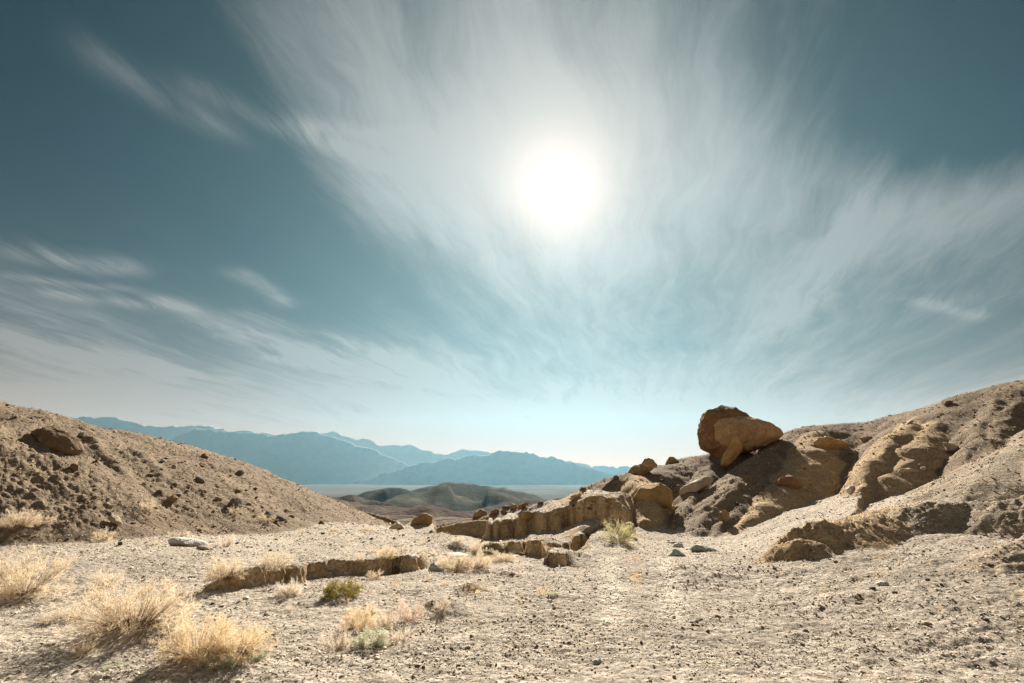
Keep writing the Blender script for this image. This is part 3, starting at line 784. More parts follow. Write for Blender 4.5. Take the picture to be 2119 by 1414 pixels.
def build_haze():
    m = bpy.data.materials.new('haze'); m.use_nodes = True
    nt = m.node_tree; nt.nodes.clear()
    out = nt.nodes.new('ShaderNodeOutputMaterial'); vol = nt.nodes.new('ShaderNodeVolumePrincipled')
    vol.inputs['Color'].default_value = (0.32, 0.71, 0.90, 1)
    vol.inputs['Density'].default_value = 1.35e-5
    vol.inputs['Anisotropy'].default_value = 0.6
    nt.links.new(vol.outputs[0], out.inputs['Volume'])
    x, y0, y1, z0, z1 = 30000.0, -6000.0, 15900.0, -300.0, 1560.0
    v = [(-x, y0, z0), (x, y0, z0), (x, y1, z0), (-x, y1, z0), (-x, y0, z1), (x, y0, z1), (x, y1, z1), (-x, y1, z1)]
    f = [(0, 3, 2, 1), (4, 5, 6, 7), (0, 1, 5, 4), (1, 2, 6, 5), (2, 3, 7, 6), (3, 0, 4, 7)]
    me = bpy.data.meshes.new('haze'); me.from_pydata(v, [], f)
    link('haze', me, m, kind='stuff')
build_haze()

# ================================================================ rocks
def rock_material(name, a, b, scale=3.0, streak=None):
    m, nt, bs = new_mat(name)
    tc = nt.nodes.new('ShaderNodeTexCoord'); vec = tc.outputs['Object']
    oi = nt.nodes.new('ShaderNodeObjectInfo')
    ad = nt.nodes.new('ShaderNodeVectorMath'); ad.operation = 'MULTIPLY_ADD'
    rnd = combine(nt, E(nt, oi.outputs['Random']) * 40.0, E(nt, oi.outputs['Random']) * 17.0, 0.0)
    nt.links.new(vec, ad.inputs[0]); ad.inputs[1].default_value = (1, 1, 1); nt.links.new(rnd, ad.inputs[2])
    vec = ad.outputs[0]
    n1 = E(nt, noise_node(nt, vec, scale, 7, 0.68, 0.3).outputs[0])
    n2 = E(nt, noise_node(nt, vec, scale * 9, 6, 0.7).outputs[0])
    v = voro(nt, vec, scale * 1.4, 'DISTANCE_TO_EDGE')
    wv = E(nt, v.outputs['Distance']).ss(0.0, 0.05)
    col = mix_col(nt, n1.ss(0.3, 0.68), a, b)
    if streak is not None:
        n3 = E(nt, noise_node(nt, vec, scale * 2.3, 5, 0.6, 1.2).outputs[0])
        col = mix_col(nt, n3.ss(0.56, 0.70) * 0.8, col, streak)
    val = (0.45 + n2 * 1.1) * (0.94 + wv * 0.06)
    s = nt.nodes.new('ShaderNodeVectorMath'); s.operation = 'SCALE'
    nt.links.new(col, s.inputs[0]); nt.links.new(val.k, s.inputs['Scale'])
    nt.links.new(s.outputs[0], bs.inputs['Base Color'])
    nt.links.new(bump(nt, n2 * 0.6 + n1 * 1.4 + wv * 0.12, 1.0, 0.17 / scale), bs.inputs['Normal'])
    bs.inputs['Roughness'].default_value = 0.85
    return m

RM = {
    'rust': rock_material('rust_rock', (.32, .185, .09), (.20, .12, .065), 2.2, (.44, .30, .17)),
    'rustmid': rock_material('ochre_rock', (.58, .39, .21), (.38, .245, .13), 2.4, (.72, .58, .40)),
    'rustlight': rock_material('orange_rock', (.70, .46, .20), (.48, .27, .11), 1.6, (.80, .66, .46)),
    'tan': rock_material('tan_rock', (.44, .31, .165), (.30, .205, .11), 1.8),
    'gold': rock_material('golden_rock', (.52, .36, .16), (.36, .235, .10), 1.8),
    'brown': rock_material('brown_rock', (.27, .18, .105), (.16, .11, .07), 2.5),
    'dark': rock_material('dark_rock', (.10, .08, .065), (.17, .13, .10), 5.0),
    'grey': rock_material('grey_rock', (.24, .215, .18), (.15, .13, .11), 4.0),
    'white': rock_material('white_rock', (.78, .74, .67), (.58, .53, .46), 3.0),
    'cream': rock_material('cream_rock', (.60, .50, .37), (.42, .33, .23), 3.0),
    'green': rock_material('grey_green_rock', (.40, .44, .37), (.55, .55, .47), 3.0),
    'clod': rock_material('hard_earth', (.36, .26, .16), (.24, .17, .10), 5.0),
    'red': rock_material('red_rock', (.36, .20, .11), (.28, .16, .09), 2.0),
}

_ico = {}
def ico(sub):
    if sub not in _ico:
        import bmesh
        bm = bmesh.new(); bmesh.ops.create_icosphere(bm, subdivisions=sub, radius=1.0)
        v = np.array([p.co[:] for p in bm.verts]); f = np.array([[q.index for q in p.verts] for p in bm.faces]); bm.free()
        v /= np.linalg.norm(v, axis=1)[:, None]
        _ico[sub] = (v, f)
    return _ico[sub]

def rough_unit(sub, seed, facets=9, chisel=0.12, lump=0.16):
    """unit ball broken into flat faces, lumps and grain"""
    rs = np.random.RandomState(seed)
    v, f = ico(sub)
    p = v * (1 + lump * fbm3(v * 1.3 + seed * 3.7, 3, 0.5, seed % 50)[:, None])
    for i in range(facets):
        n = rs.normal(size=3); n /= np.linalg.norm(n)
        lim = 1 - chisel * (0.5 + rs.rand())
        d = p @ n
        p = p - np.maximum(d - lim, 0)[:, None] * n * 0.9
    p = p * (1 + 0.06 * fbm3(p * 4.0 + seed, 4, 0.6, (seed + 5) % 50)[:, None])
    return p, f

def star_radius(poly, cx, cy):
    pts = np.array(poly, float) - (cx, cy)
    th = np.linspace(-math.pi, math.pi, 721)
    r = np.zeros_like(th)
    n = len(pts)
    for i in range(n):
        a, b = pts[i], pts[(i + 1) % n]
        e = b - a
        den = np.cos(th) * e[1] - np.sin(th) * e[0]
        with np.errstate(divide='ignore', invalid='ignore'):
            t = (a[0] * e[1] - a[1] * e[0]) / den
            s = (a[0] * np.sin(th) - a[1] * np.cos(th)) / den
        ok = (t > 0) & (s >= -1e-6) & (s <= 1 + 1e-6)
        r = np.where(ok & (t > r), t, r)
    return th, r

def solid_rock(name, label, cat, outline, d, thick, mat, seed, sub=4, group=None, sink=0.25, drop=0.0, round_=None):
    """a boulder whose front outline is known: real width and height at its own distance, depth = thick x its width"""
    W = np.array([P(px, py, d) for px, py in outline])
    xz = W[:, [0, 2]]
    cx, cz = (xz.max(0) + xz.min(0)) / 2
    th, r = star_radius(xz, cx, cz)
    p, f = rough_unit(sub, seed, 16, 0.20, 0.14) if not isinstance(round_, float) else rough_unit(sub, seed, 8, round_, 0.10)
    rho = np.hypot(p[:, 0], p[:, 2]); ang = np.arctan2(p[:, 2], p[:, 0])
    rr = np.interp(ang, th, r)
    width = xz[:, 0].max() - xz[:, 0].min(); height = xz[:, 1].max() - xz[:, 1].min()
    dep = thick * 0.5 * math.sqrt(width * max(height, width * 0.35))
    core = np.stack([np.cos(ang) * rr * rho, p[:, 1] * dep, np.sin(ang) * rr * rho], 1)
    me = mesh_np(name, core, f)
    try:
        me.set_sharp_from_angle(angle=R(38))
    except Exception: pass
    o = link(name, me, RM[mat], label=label, cat=cat, group=group)
    o.location = (cx, d + dep * (1 - 2 * sink) * 0.5 + dep * 0.0, cz - drop * height)
    return o

ROCKS = [
 # name, label, outline in the photo, distance (None = where its foot meets the land), depth, material
 ('boulder', 'tall rust-brown boulder standing behind the other balanced rocks on the right crest', [(1453, 905), (1451, 872), (1457, 855), (1475, 847), (1500, 840), (1522, 843), (1547, 856), (1565, 872), (1552, 905), (1532, 935), (1512, 955), (1494, 968), (1482, 957), (1476, 940), (1459, 929)], (1494, 964, 0.9), .8, 'rust'),
 ('boulder', 'big wedge-shaped rust boulder lying in front of the tall one on the right crest', [(1484, 895), (1485, 876), (1497, 866), (1530, 861), (1570, 865), (1597, 871), (1616, 884), (1623, 901), (1602, 918), (1574, 931), (1550, 938), (1530, 933), (1512, 937), (1494, 927), (1484, 908)], (1510, 962, 0.25), .85, 'rustmid'),
 ('boulder', 'narrow orange slab leaning against the balanced boulders on the right crest', [(1523, 897), (1534, 909), (1536, 935), (1522, 955), (1504, 968), (1494, 964), (1498, 945), (1511, 924)], (1504, 966, -0.5), .7, 'rustlight'),
 ('boulder', 'large brown boulder half buried high on the left hillside', [(46, 889), (70, 881), (105, 881), (130, 891), (150, 904), (165, 921), (173, 936), (160, 946), (142, 949), (122, 941), (98, 921), (72, 906)], 18.6, .9, 'brown'),
 ('boulder', 'golden block-shaped boulder with a pale top at the far edge of the flat', [(849, 1080), (858, 1069), (868, 1062), (884, 1063), (898, 1068), (899, 1091), (886, 1094), (866, 1092), (850, 1089)], 23.6, .9, 'gold'),
 ('boulder', 'low whitish boulder beside the golden block on the flat', [(803, 1095), (812, 1084), (822, 1080), (833, 1085), (845, 1096), (838, 1099), (820, 1097)], 22.6, 1.0, 'cream'),
 ('flat_rock', 'flat bright white rock slab lying on the left flat', [(345, 1114), (358, 1109), (385, 1110), (410, 1115), (428, 1124), (420, 1131), (398, 1129), (375, 1127), (352, 1126)], None, 1.0, 'white'),
 ('flat_rock', 'low tan rock slab lying right in front of the white slab', [(402, 1132), (412, 1128), (430, 1128), (442, 1136), (425, 1138), (405, 1136)], None, 1.0, 'cream'),
 ('boulder', 'grey-green rock with white patches at the right end of the cut bank', [(884, 1182), (888, 1164), (898, 1160), (912, 1170), (931, 1182), (912, 1184)], None, .9, 'green'),
 ('boulder', 'pale grey-green pointed rock nearest the camera of three right of the green shrub', [(1377, 1151), (1386, 1140), (1396, 1132), (1406, 1134), (1421, 1149), (1400, 1152)], None, .9, 'green'),
 ('boulder', 'small pale rounded rock behind the pointed grey-green rock', [(1391, 1130), (1395, 1122), (1404, 1119), (1415, 1124), (1418, 1132), (1402, 1134)], None, .9, 'green'),
 ('boulder', 'long low pale green rock right of the pointed grey-green rock', [(1422, 1133), (1436, 1124), (1462, 1126), (1480, 1131), (1494, 1140), (1470, 1142), (1434, 1140)], None, .9, 'green'),
 ('boulder', 'grey pyramid-shaped rock on the low bench under the column wall', [(1191, 1106), (1203, 1094), (1216, 1086), (1226, 1095), (1234, 1107), (1212, 1109)], None, .9, 'grey'),
 ('boulder', 'pale tan block standing behind the green shrub', [(1276, 1094), (1286, 1083), (1302, 1076), (1314, 1080), (1317, 1104), (1296, 1107), (1278, 1104)], None, .9, 'cream'),
 ('boulder', 'rounded tan boulder on the right skyline left of the balanced rocks', [(1295, 988), (1301, 972), (1314, 960), (1332, 955), (1352, 960), (1358, 968), (1340, 982), (1318, 992)], 20.4, .8, 'tan'),
 ('boulder', 'small tan knob perched on top of the rounded skyline boulder', [(1327, 962), (1333, 951), (1342, 948), (1353, 951), (1364, 963), (1358, 969), (1340, 967)], 20.9, .8, 'tan'),
 ('boulder', 'pointed brown rock on the right skyline just left of the balanced rocks', [(1375, 966), (1385, 944), (1398, 946), (1412, 954), (1404, 966)], 21.8, .9, 'tan'),
 ('boulder', 'tiny dark rock on the skyline at the foot of the rounded boulder', [(1267, 990), (1272, 984), (1279, 983), (1283, 989), (1276, 994)], 20.6, .9, 'brown'),
 ('boulder', 'huge smooth tan boulder set into the middle of the right bluff', [(1312, 1030), (1325, 1008), (1350, 998), (1378, 999), (1396, 1012), (1402, 1032), (1394, 1050), (1366, 1055), (1335, 1052), (1316, 1046)], 18.9, .9, 'gold'),
 ('boulder', 'slanting pale tan slab wedged into the bluff below the balanced rocks', [(1405, 1020), (1412, 1008), (1436, 994), (1462, 985), (1480, 986), (1478, 997), (1454, 1014), (1430, 1028), (1410, 1030)], 20.0, .8, 'cream'),
 ('boulder', 'bright orange oval rock jutting from the upper bluff face', [(1677, 914), (1688, 904), (1712, 902), (1738, 908), (1756, 920), (1747, 932), (1722, 934), (1692, 934)], 23.4, .9, 'rustlight'),
 ('boulder', 'dark red rock bulging from the middle of the bluff face', [(1605, 1002), (1618, 986), (1640, 982), (1658, 990), (1662, 1006), (1650, 1017), (1622, 1017)], 20.3, .9, 'red'),
 ('boulder', 'pale angular stone in the dark bluff face right of the orange rock', [(1779, 905), (1794, 902), (1806, 903), (1799, 916), (1788, 917)], 23.0, .8, 'tan'),
 ('boulder', 'flat tan stone just below and right of the orange rock', [(1757, 935), (1768, 931), (1779, 935), (1780, 941), (1764, 941)], 22.8, .8, 'tan'),
 ('boulder', 'short white drum-shaped stone at the left foot of the headland', [(1751, 1013), (1758, 1006), (1768, 1004), (1771, 1016), (1758, 1025), (1753, 1021)], 18.7, .9, 'white'),
 ('boulder', 'striped pale slab set in the upper right of the headland face', [(1948, 913), (1962, 914), (1980, 922), (1993, 932), (1982, 941), (1964, 934)], 20.6, .7, 'cream'),
 ('boulder', 'pale stone with a tan tail in the middle of the headland face', [(1857, 977), (1866, 969), (1884, 968), (1902, 975), (1890, 981), (1866, 981)], 19.0, .9, 'cream'),
 ('boulder', 'small whitish stone right of the tailed stone on the headland', [(1901, 972), (1907, 965), (1916, 966), (1920, 974), (1910, 977)], 18.7, .9, 'cream'),
 ('boulder', 'tan hanging lump on the lower left of the ridge under the balanced rocks', [(1489, 1062), (1498, 1054), (1510, 1058), (1512, 1078), (1502, 1088), (1492, 1080)], 19.4, .8, 'tan'),
 ('boulder', 'orange capstone on a thick earth column of the wall', [(1071, 1067), (1078, 1060), (1094, 1057), (1105, 1061), (1104, 1071), (1092, 1080), (1080, 1079)], 18.1, .9, 'gold'),
 ('boulder', 'flat grey capstone on the column left of the orange capstone', [(1030, 1082), (1040, 1075), (1058, 1073), (1065, 1079), (1054, 1086), (1036, 1087)], 18.7, .9, 'tan'),
 ('boulder', 'tan mushroom cap on a column high in the right of the wall', [(1251, 1037), (1260, 1030), (1273, 1030), (1278, 1037), (1268, 1043), (1256, 1042)], 18.3, .9, 'gold'),
 ('boulder', 'small tan cap left of the mushroom cap on the wall', [(1214, 1036), (1220, 1027), (1234, 1025), (1241, 1031), (1236, 1039), (1222, 1041)], 18.6, .9, 'gold'),
 ('boulder', 'rounded brown boulder at the far left of the right skyline', [(973, 1074), (981, 1058), (993, 1051), (1005, 1054), (1014, 1068), (1008, 1076), (985, 1077)], 20.6, .9, 'tan'),
 ('boulder', 'low red-brown rock right of the far rounded boulder', [(1010, 1068), (1018, 1056), (1028, 1051), (1036, 1056), (1030, 1068)], 21.0, .9, 'rust'),
 ('boulder', 'dark slab leftmost of the skyline cluster above the column wall', [(1034, 1052), (1042, 1046), (1056, 1046), (1060, 1052), (1046, 1056)], 20.6, .9, 'brown'),
 ('boulder', 'upright rock in the middle of the skyline cluster above the column wall', [(1055, 1052), (1059, 1042), (1067, 1042), (1073, 1050), (1066, 1056), (1058, 1056)], 20.4, .9, 'tan'),
 ('boulder', 'red-brown pointed slab rightmost of the skyline cluster above the column wall', [(1068, 1052), (1076, 1043), (1088, 1039), (1096, 1045), (1086, 1052), (1074, 1056)], 20.5, .9, 'rust'),
 ('boulder', 'dark stone on the slope just below the skyline cluster', [(1035, 1066), (1040, 1056), (1047, 1056), (1052, 1062), (1046, 1068)], 19.5, .9, 'brown'),
 ('boulder', 'tiny dark bump on the skyline right of the cluster', [(1109, 1043), (1115, 1037), (1123, 1036), (1127, 1041), (1118, 1045)], 20.6, .9, 'brown'),
 ('boulder', 'small orange-red rock on the skyline slope above the wall', [(1196, 1014), (1203, 1008), (1213, 1008), (1217, 1014), (1206, 1019)], 19.9, .9, 'rust'),
 ('boulder', 'orange and white rock just below the small orange-red skyline rock', [(1174, 1034), (1184, 1025), (1200, 1020), (1206, 1023), (1196, 1032), (1182, 1038)], 19.6, .9, 'rustlight'),
 ('boulder', 'grey rock at the top of the fluted band on the left hillside', [(397, 996), (408, 985), (420, 988), (427, 996), (420, 1003), (406, 1002)], 25.2, .9, 'grey'),
 ('boulder', 'cluster of dark jagged blocks at the foot of the left hillside', [(471, 1040), (478, 1029), (487, 1025), (498, 1033), (504, 1046), (498, 1054), (484, 1048)], None, .9, 'grey'),
 ('boulder', 'long dark broken outcrop where the left hillside meets the flat', [(539, 1058), (546, 1051), (558, 1053), (570, 1060), (588, 1066), (599, 1075), (576, 1077), (556, 1070), (542, 1068)], None, .8, 'dark'),
 ('boulder', 'reddish rock on the left hillside skyline', [(413, 946), (418, 939), (427, 938), (433, 946), (424, 952)], 31.5, .9, 'rust'),
 ('boulder', 'grey stone on the lower part of the left skyline', [(486, 981), (492, 973), (502, 973), (508, 980), (498, 985)], 34.8, .9, 'grey'),
 ('boulder', 'brown stone low on the left hillside above the white pebble', [(340, 1033), (346, 1024), (358, 1022), (369, 1027), (366, 1038), (350, 1041)], None, .9, 'tan'),
 ('boulder', 'pale upright slab at the foot of the left hillside', [(222, 1066), (229, 1060), (240, 1065), (254, 1080), (250, 1087), (240, 1086), (230, 1077)], None, .8, 'cream'),
 ('boulder', 'small brown stone just below the large half-buried boulder', [(141, 967), (147, 957), (156, 956), (163, 962), (160, 972), (148, 974)], None, .9, 'brown'),
 ('boulder', 'small dark cone-shaped rock alone at the far left of the flat', [(658, 1082), (664, 1075), (669, 1077), (673, 1083), (666, 1085)], None, .9, 'brown'),
 ('boulder', 'flat pale rock with a tan underside on the right gravel slope', [(1811, 1205), (1820, 1200), (1834, 1201), (1843, 1206), (1830, 1214), (1818, 1212)], None, .9, 'white'),
 ('boulder', 'dark crumbling earth block among the straw bushes in the wash', [(994, 1142), (1001, 1136), (1014, 1136), (1024, 1143), (1024, 1154), (1008, 1156), (996, 1152)], None, .9, 'clod'),
 ('boulder', 'black stone near the pale bush at the foot of the left hillside', [(243, 1126), (245, 1120), (251, 1119), (255, 1124), (251, 1129), (246, 1129)], None, .9, 'dark'),
 ('boulder', 'small white pebble on the lower left hillside', [(320, 1048), (324, 1043), (331, 1045), (331, 1050), (324, 1051)], None, .9, 'white'),
 ('flat_rock', 'flat white stone on the flat just behind the cut bank', [(838, 1153), (846, 1148), (862, 1147), (873, 1153), (860, 1156), (846, 1156)], None, 1.2, 'white'),
 ('flat_rock', 'long white slab on the flat left of the dark earth block', [(910, 1148), (925, 1143), (950, 1143), (974, 1149), (960, 1154), (925, 1153)], None, 1.2, 'white'),
 ('boulder', 'pale boulder at the foot of the bench left of the wash bend', [(1056, 1142), (1063, 1136), (1072, 1137), (1080, 1142), (1072, 1147), (1060, 1146)], None, .9, 'white'),
 ('boulder', 'dark red stone right of the pale boulder at the bench foot', [(1070, 1146), (1076, 1141), (1084, 1143), (1087, 1148), (1078, 1151)], None, .9, 'rust'),
 ('boulder', 'knobby grey-green clod in the foreground gravel', [(1220, 1372), (1228, 1362), (1242, 1358), (1252, 1366), (1242, 1374), (1228, 1377)], None, .9, 'green'),
 ('boulder', 'small tan stone on dark gravel at the right edge foreground', [(1910, 1292), (1915, 1285), (1923, 1286), (1926, 1292), (1918, 1296)], None, .9, 'tan'),
 ('boulder', 'dark lump on the right skyline near the top edge of the headland', [(1952, 838), (1958, 829), (1968, 828), (1972, 834), (1964, 842)], 25.4, .9, 'brown'),
 ('boulder', 'tilted pale stone high on the headland ridge', [(1873, 880), (1880, 872), (1890, 868), (1891, 874), (1882, 881)], 23.0, .7, 'cream'),
 ('boulder', 'small white stone on the upper headland ridge', [(1861, 888), (1864, 884), (1868, 885), (1868, 890), (1863, 890)], 22.6, .9, 'white'),
 ('boulder', 'small pale stone in the dark cleft right of the headland', [(1984, 916), (1988, 912), (1992, 914), (1990, 919), (1986, 919)], 20.5, .9, 'cream'),
]
for i, (nm, lab, outl, d, thick, mat) in enumerate(ROCKS):
    drop = 0.14 if d is None else 0.0
    if isinstance(d, tuple):
        h = hit(d[0], d[1]); d = (float(h[1]) if h is not None else 22.0) + d[2]
    elif d is None:
        low = max(outl, key=lambda p: p[1])
        mx_ = sum(p[0] for p in outl) / len(outl)
        h = hit(mx_, low[1] - 1)
        d = float(h[1]) if h is not None else 25.0
    else:
        xs_, ys_ = [p[0] for p in outl], [p[1] for p in outl]
        cxp, cyp = (max(xs_) + min(xs_)) / 2, (max(ys_) + min(ys_)) / 2
        h = hit(cxp, cyp + 0.15 * (max(ys_) - min(ys_)))
        h2 = hit(cxp, max(ys_) - 1)
        if h is not None and h2 is not None and h[1] < h2[1] * 1.15: d = float(h[1]) - 0.05
        elif h2 is not None: d = float(h2[1]) + 0.12
    big = (max(p[0] for p in outl) - min(p[0] for p in outl))
    solid_rock(nm, lab, 'boulder' if nm == 'boulder' else 'rock', outl, d, thick, mat, 100 + i * 7, 5 if big > 90 else (4 if big > 30 else 3), drop=drop, round_=0.10 if i < 3 else None)

# loose stones one could count
stone_meshes = []
for k in range(8):
    p, f = rough_unit(2, 900 + k, 9, 0.16, 0.2)
    p = p * np.array([1.0, 0.75 + 0.05 * k % 0.3, 0.55 + 0.04 * (k % 4)])
    stone_meshes.append((p, f))
stone_data = {}
def loose_stone(px, py, size_px, mat, label, group, rs, flat=1.0):
    h = hit(px, py)
    if h is None or h[1] > 55: return
    k = rs.randint(8)
    key = (k, mat)
    if key not in stone_data:
        me = mesh_np('stone', stone_meshes[k][0], stone_meshes[k][1], smooth=False); me.materials.append(RM[mat]); stone_data[key] = me
    o = link('stone', stone_data[key], None, label=label, cat='stone', group=group)
    s = size_px / FPX * h[1] * 0.5
    o.scale = (s * (0.8 + 0.5 * rs.rand()), s * (0.8 + 0.5 * rs.rand()), s * (0.7 + 0.5 * rs.rand()) * flat)
    o.rotation_euler = (rs.uniform(-.3, .3), rs.uniform(-.3, .3), rs.uniform(0, 6.28))
    o.location = (h[0], h[1], land_z(h[0], h[1]) + s * 0.2)

LAND = [(110, 910, 'the large half-buried brown boulder'), (345, 880, 'the distant mountain skyline'), (422, 945, 'the reddish skyline rock'), (410, 994, 'the grey rock on the fluted band'), (487, 1038, 'the dark jagged blocks'), (566, 1063, 'the dark broken outcrop'),
        (355, 1031, 'the brown hillside stone'), (238, 1073, 'the pale upright slab'), (390, 1119, 'the white slab'), (248, 1124, 'the black stone'), (874, 1078, 'the golden block'), (822, 1090, 'the low whitish boulder'), (800, 1145, 'the golden upright bush'), (566, 1155, 'the lone straw shrub on the flat'),
        (468, 1118, 'the thin pale bush on the flat'), (665, 1080, 'the dark cone-shaped rock'), (255, 1250, 'the biggest straw shrub'), (435, 1330, 'the golden shrub pair'), (706, 1215, 'the dark olive shrub'), (760, 1310, 'the mixed foreground clump'), (1122, 1220, 'the golden grass tuft'), (1235, 1362, 'the knobby grey-green clod'),
        (912, 1250, 'the wispy bush by the dark hump'), (592, 1215, 'the round pale bush'), (1400, 1142, 'the pointed grey-green rock'), (1280, 1100, 'the yellow-green shrub'), (1355, 1025, 'the huge tan bluff boulder'), (1325, 970, 'the rounded skyline boulder'), (1440, 1005, 'the slanting pale slab'), (1530, 905, 'the balanced boulders'),
        (1635, 1000, 'the dark red rock'), (1715, 918, 'the orange oval rock'), (1500, 1070, 'the tan hanging lump'), (1212, 1098, 'the grey pyramid rock'), (1190, 1028, 'the orange and white rock'), (1826, 1206, 'the flat pale rock'), (1918, 1290, 'the small tan stone'), (1670, 1130, 'the crumbling earth mound'), (30, 1075, 'the straw bush by the picture edge'),
        (296, 1045, 'the pale hillside bush'), (640, 1205, 'the notch in the cut bank'), (890, 1172, 'the grey-green rock'), (1500, 1400, 'the bottom middle edge'), (2050, 1060, 'the right earth shelf'), (152, 965, 'the small brown stone'), (496, 979, 'the grey skyline stone')]
WORD = {'brown': 'brown', 'grey': 'grey', 'dark': 'blackish', 'tan': 'tan', 'cream': 'cream-coloured'}
used_labels = set()
def stone_label(px, py, size, mat):
    sizes = 'tiny' if size < 5.5 else ('small' if size < 8 else ('fist-sized' if size < 11 else 'large'))
    order = sorted(LAND, key=lambda l: (l[0] - px) ** 2 + ((l[1] - py) * 1.6) ** 2)
    for lx, ly, ph in order[:12]:
        dx, dy = px - lx, (py - ly) * 1.5
        far = math.hypot(dx, dy)
        how = 'close' if far < 60 else ('a little way' if far < 140 else 'well')
        ns = 'above' if dy < -0.45 * abs(dx) else ('below' if dy > 0.45 * abs(dx) else '')
        ew = 'left' if dx < -0.45 * abs(dy) else ('right' if dx > 0.45 * abs(dy) else '')
        where = f"{how} {ns}" + (' and ' if ns and ew else '') + (f"{ew} of" if ew else '')
        lab = ' '.join(f"{sizes} {WORD[mat]} stone {where} {ph}".split())
        if lab not in used_labels and len(lab.split()) <= 16:
            used_labels.add(lab); return lab
    return None

def scatter(n, region, sizes, mats, group, seed):
    rs = np.random.RandomState(seed)
    x0, x1, ytop, ybot = region
    for c in range(n):
        px = rs.uniform(x0, x1)
        top = np.interp(px, [p[0] for p in ytop], [p[1] for p in ytop]); bot = np.interp(px, [p[0] for p in ybot], [p[1] for p in ybot])
        py = top + (bot - top) * rs.rand()
        size = sizes[0] * (sizes[1] / sizes[0]) ** (rs.rand() ** 1.7)
        mat = mats[rs.randint(len(mats))]
        lab = stone_label(px, py, size, mat)
        if lab: loose_stone(px, py, size, mat, lab, group, rs)
scatter(26, (5, 560, [(0, 830), (150, 885), (300, 918), (420, 958), (560, 1012)], [(0, 880), (150, 960), (300, 990), (420, 1000), (560, 1045)]), (6, 15), ('brown', 'grey', 'tan', 'tan', 'cream'), 'loose stones on the left hillside', 1)
scatter(26, (150, 620, [(150, 965), (300, 1000), (420, 1015), (620, 1060)], [(150, 1080), (300, 1095), (420, 1095), (620, 1085)]), (6, 16), ('brown', 'grey', 'tan', 'cream'), 'loose stones on the left hillside', 2)
scatter(40, (420, 900, [(420, 1100), (900, 1098)], [(420, 1150), (900, 1130)]), (4, 9), ('brown', 'grey', 'dark', 'cream'), 'stones on the left flat', 3)
scatter(46, (420, 1500, [(420, 1245), (1000, 1200), (1500, 1190)], [(420, 1405), (1500, 1405)]), (5, 11), ('tan', 'cream', 'cream'), 'stones on the foreground gravel', 4)
scatter(45, (1150, 1740, [(1150, 1045), (1300, 995), (1450, 960), (1640, 905), (1740, 890)], [(1150, 1070), (1300, 1040), (1450, 1080), (1640, 1050), (1740, 1030)]), (4, 12), ('cream', 'tan', 'brown', 'grey'), 'stones on the right bluff', 5)
scatter(34, (1520, 2110, [(1520, 1130), (1800, 1120), (2110, 1110)], [(1520, 1180), (1800, 1280), (2110, 1290)]), (5, 11), ('cream', 'tan', 'grey', 'tan'), 'stones on the right gravel slope', 6)

# ================================================================ gravel: far too many pieces to count
def build_gravel():
    rs = np.random.RandomState(21)
    N = 120000
    # spread over the visible floor and slopes, thinner with distance
    az = rs.uniform(R(-45), R(45), N)
    r = 4.2 * np.exp(rs.rand(N) ** 1.25 * math.log(34 / 4.2))
    x, y = r * np.sin(az), r * np.cos(az)
    keep = y > 3.2
    x, y, r = x[keep], y[keep], r[keep]
    # gravel lies in sheets and drifts
    dens = fbm(x * 0.7, y * 1.1, 3, 0.6, 210)
    keep = rs.rand(len(x)) < np.clip(0.62 + 0.75 * dens, 0.12, 1.0)
    x, y, r = x[keep], y[keep], r[keep]
    z, own, tint = land(x, y)
    n = len(x)
    size = (0.0036 + 0.00070 * r) * np.exp(rs.normal(size=n) * 0.42) * np.where(own > 0, 1.15, 1.0)
    base = np.array([[1, 0, 0], [-1, 0, 0], [0, 1, 0], [0, -1, 0], [0, 0, 1], [0, 0, -1]], float)
    tri = np.array([[0, 2, 4], [2, 1, 4], [1, 3, 4], [3, 0, 4], [2, 0, 5], [1, 2, 5], [3, 1, 5], [0, 3, 5]])
    V = base[None] * (0.7 + 0.6 * rs.rand(n, 6, 1)) + rs.normal(size=(n, 6, 3)) * 0.15
    V[:, :, 2] *= 0.36
    a = rs.rand(n) * 6.283
    ca, sa = np.cos(a)[:, None], np.sin(a)[:, None]
    X = V[:, :, 0] * ca - V[:, :, 1] * sa; Y = V[:, :, 0] * sa + V[:, :, 1] * ca
    t1, t2 = rs.normal(size=(n, 1)) * .3, rs.normal(size=(n, 1)) * .3
    Zz = V[:, :, 2] + X * t1 + Y * t2
    V = np.stack([X, Y, Zz], 2) * size[:, None, None] + np.stack([x, y, z + size * 0.22], 1)[:, None]
    F = (tri[None] + (np.arange(n) * 6)[:, None, None]).reshape(-1, 3)
    tone = rs.rand(n)
    col = np.where((tone < 0.11)[:, None], np.array([.20, .165, .125]), np.where((tone < 0.62)[:, None], np.array([.43, .35, .255]), np.array([.60, .52, .41])))
    col = np.where((own > 0)[:, None], col * np.array([.92, .82, .70]), col) * (0.75 + 0.5 * rs.rand(n, 1))
    m, nt, bs = new_mat('gravel')
    at = nt.nodes.new('ShaderNodeAttribute'); at.attribute_name = 'earth'
    nt.links.new(at.outputs['Color'], bs.inputs['Base Color'])
    bs.inputs['Roughness'].default_value = 0.8
    me = mesh_np('gravel', V.reshape(-1, 3), F, np.repeat(col, 6, 0), smooth=False)
    link('gravel', me, m, label='loose gravel and chips covering the desert floor and slopes', kind='stuff')
build_gravel()

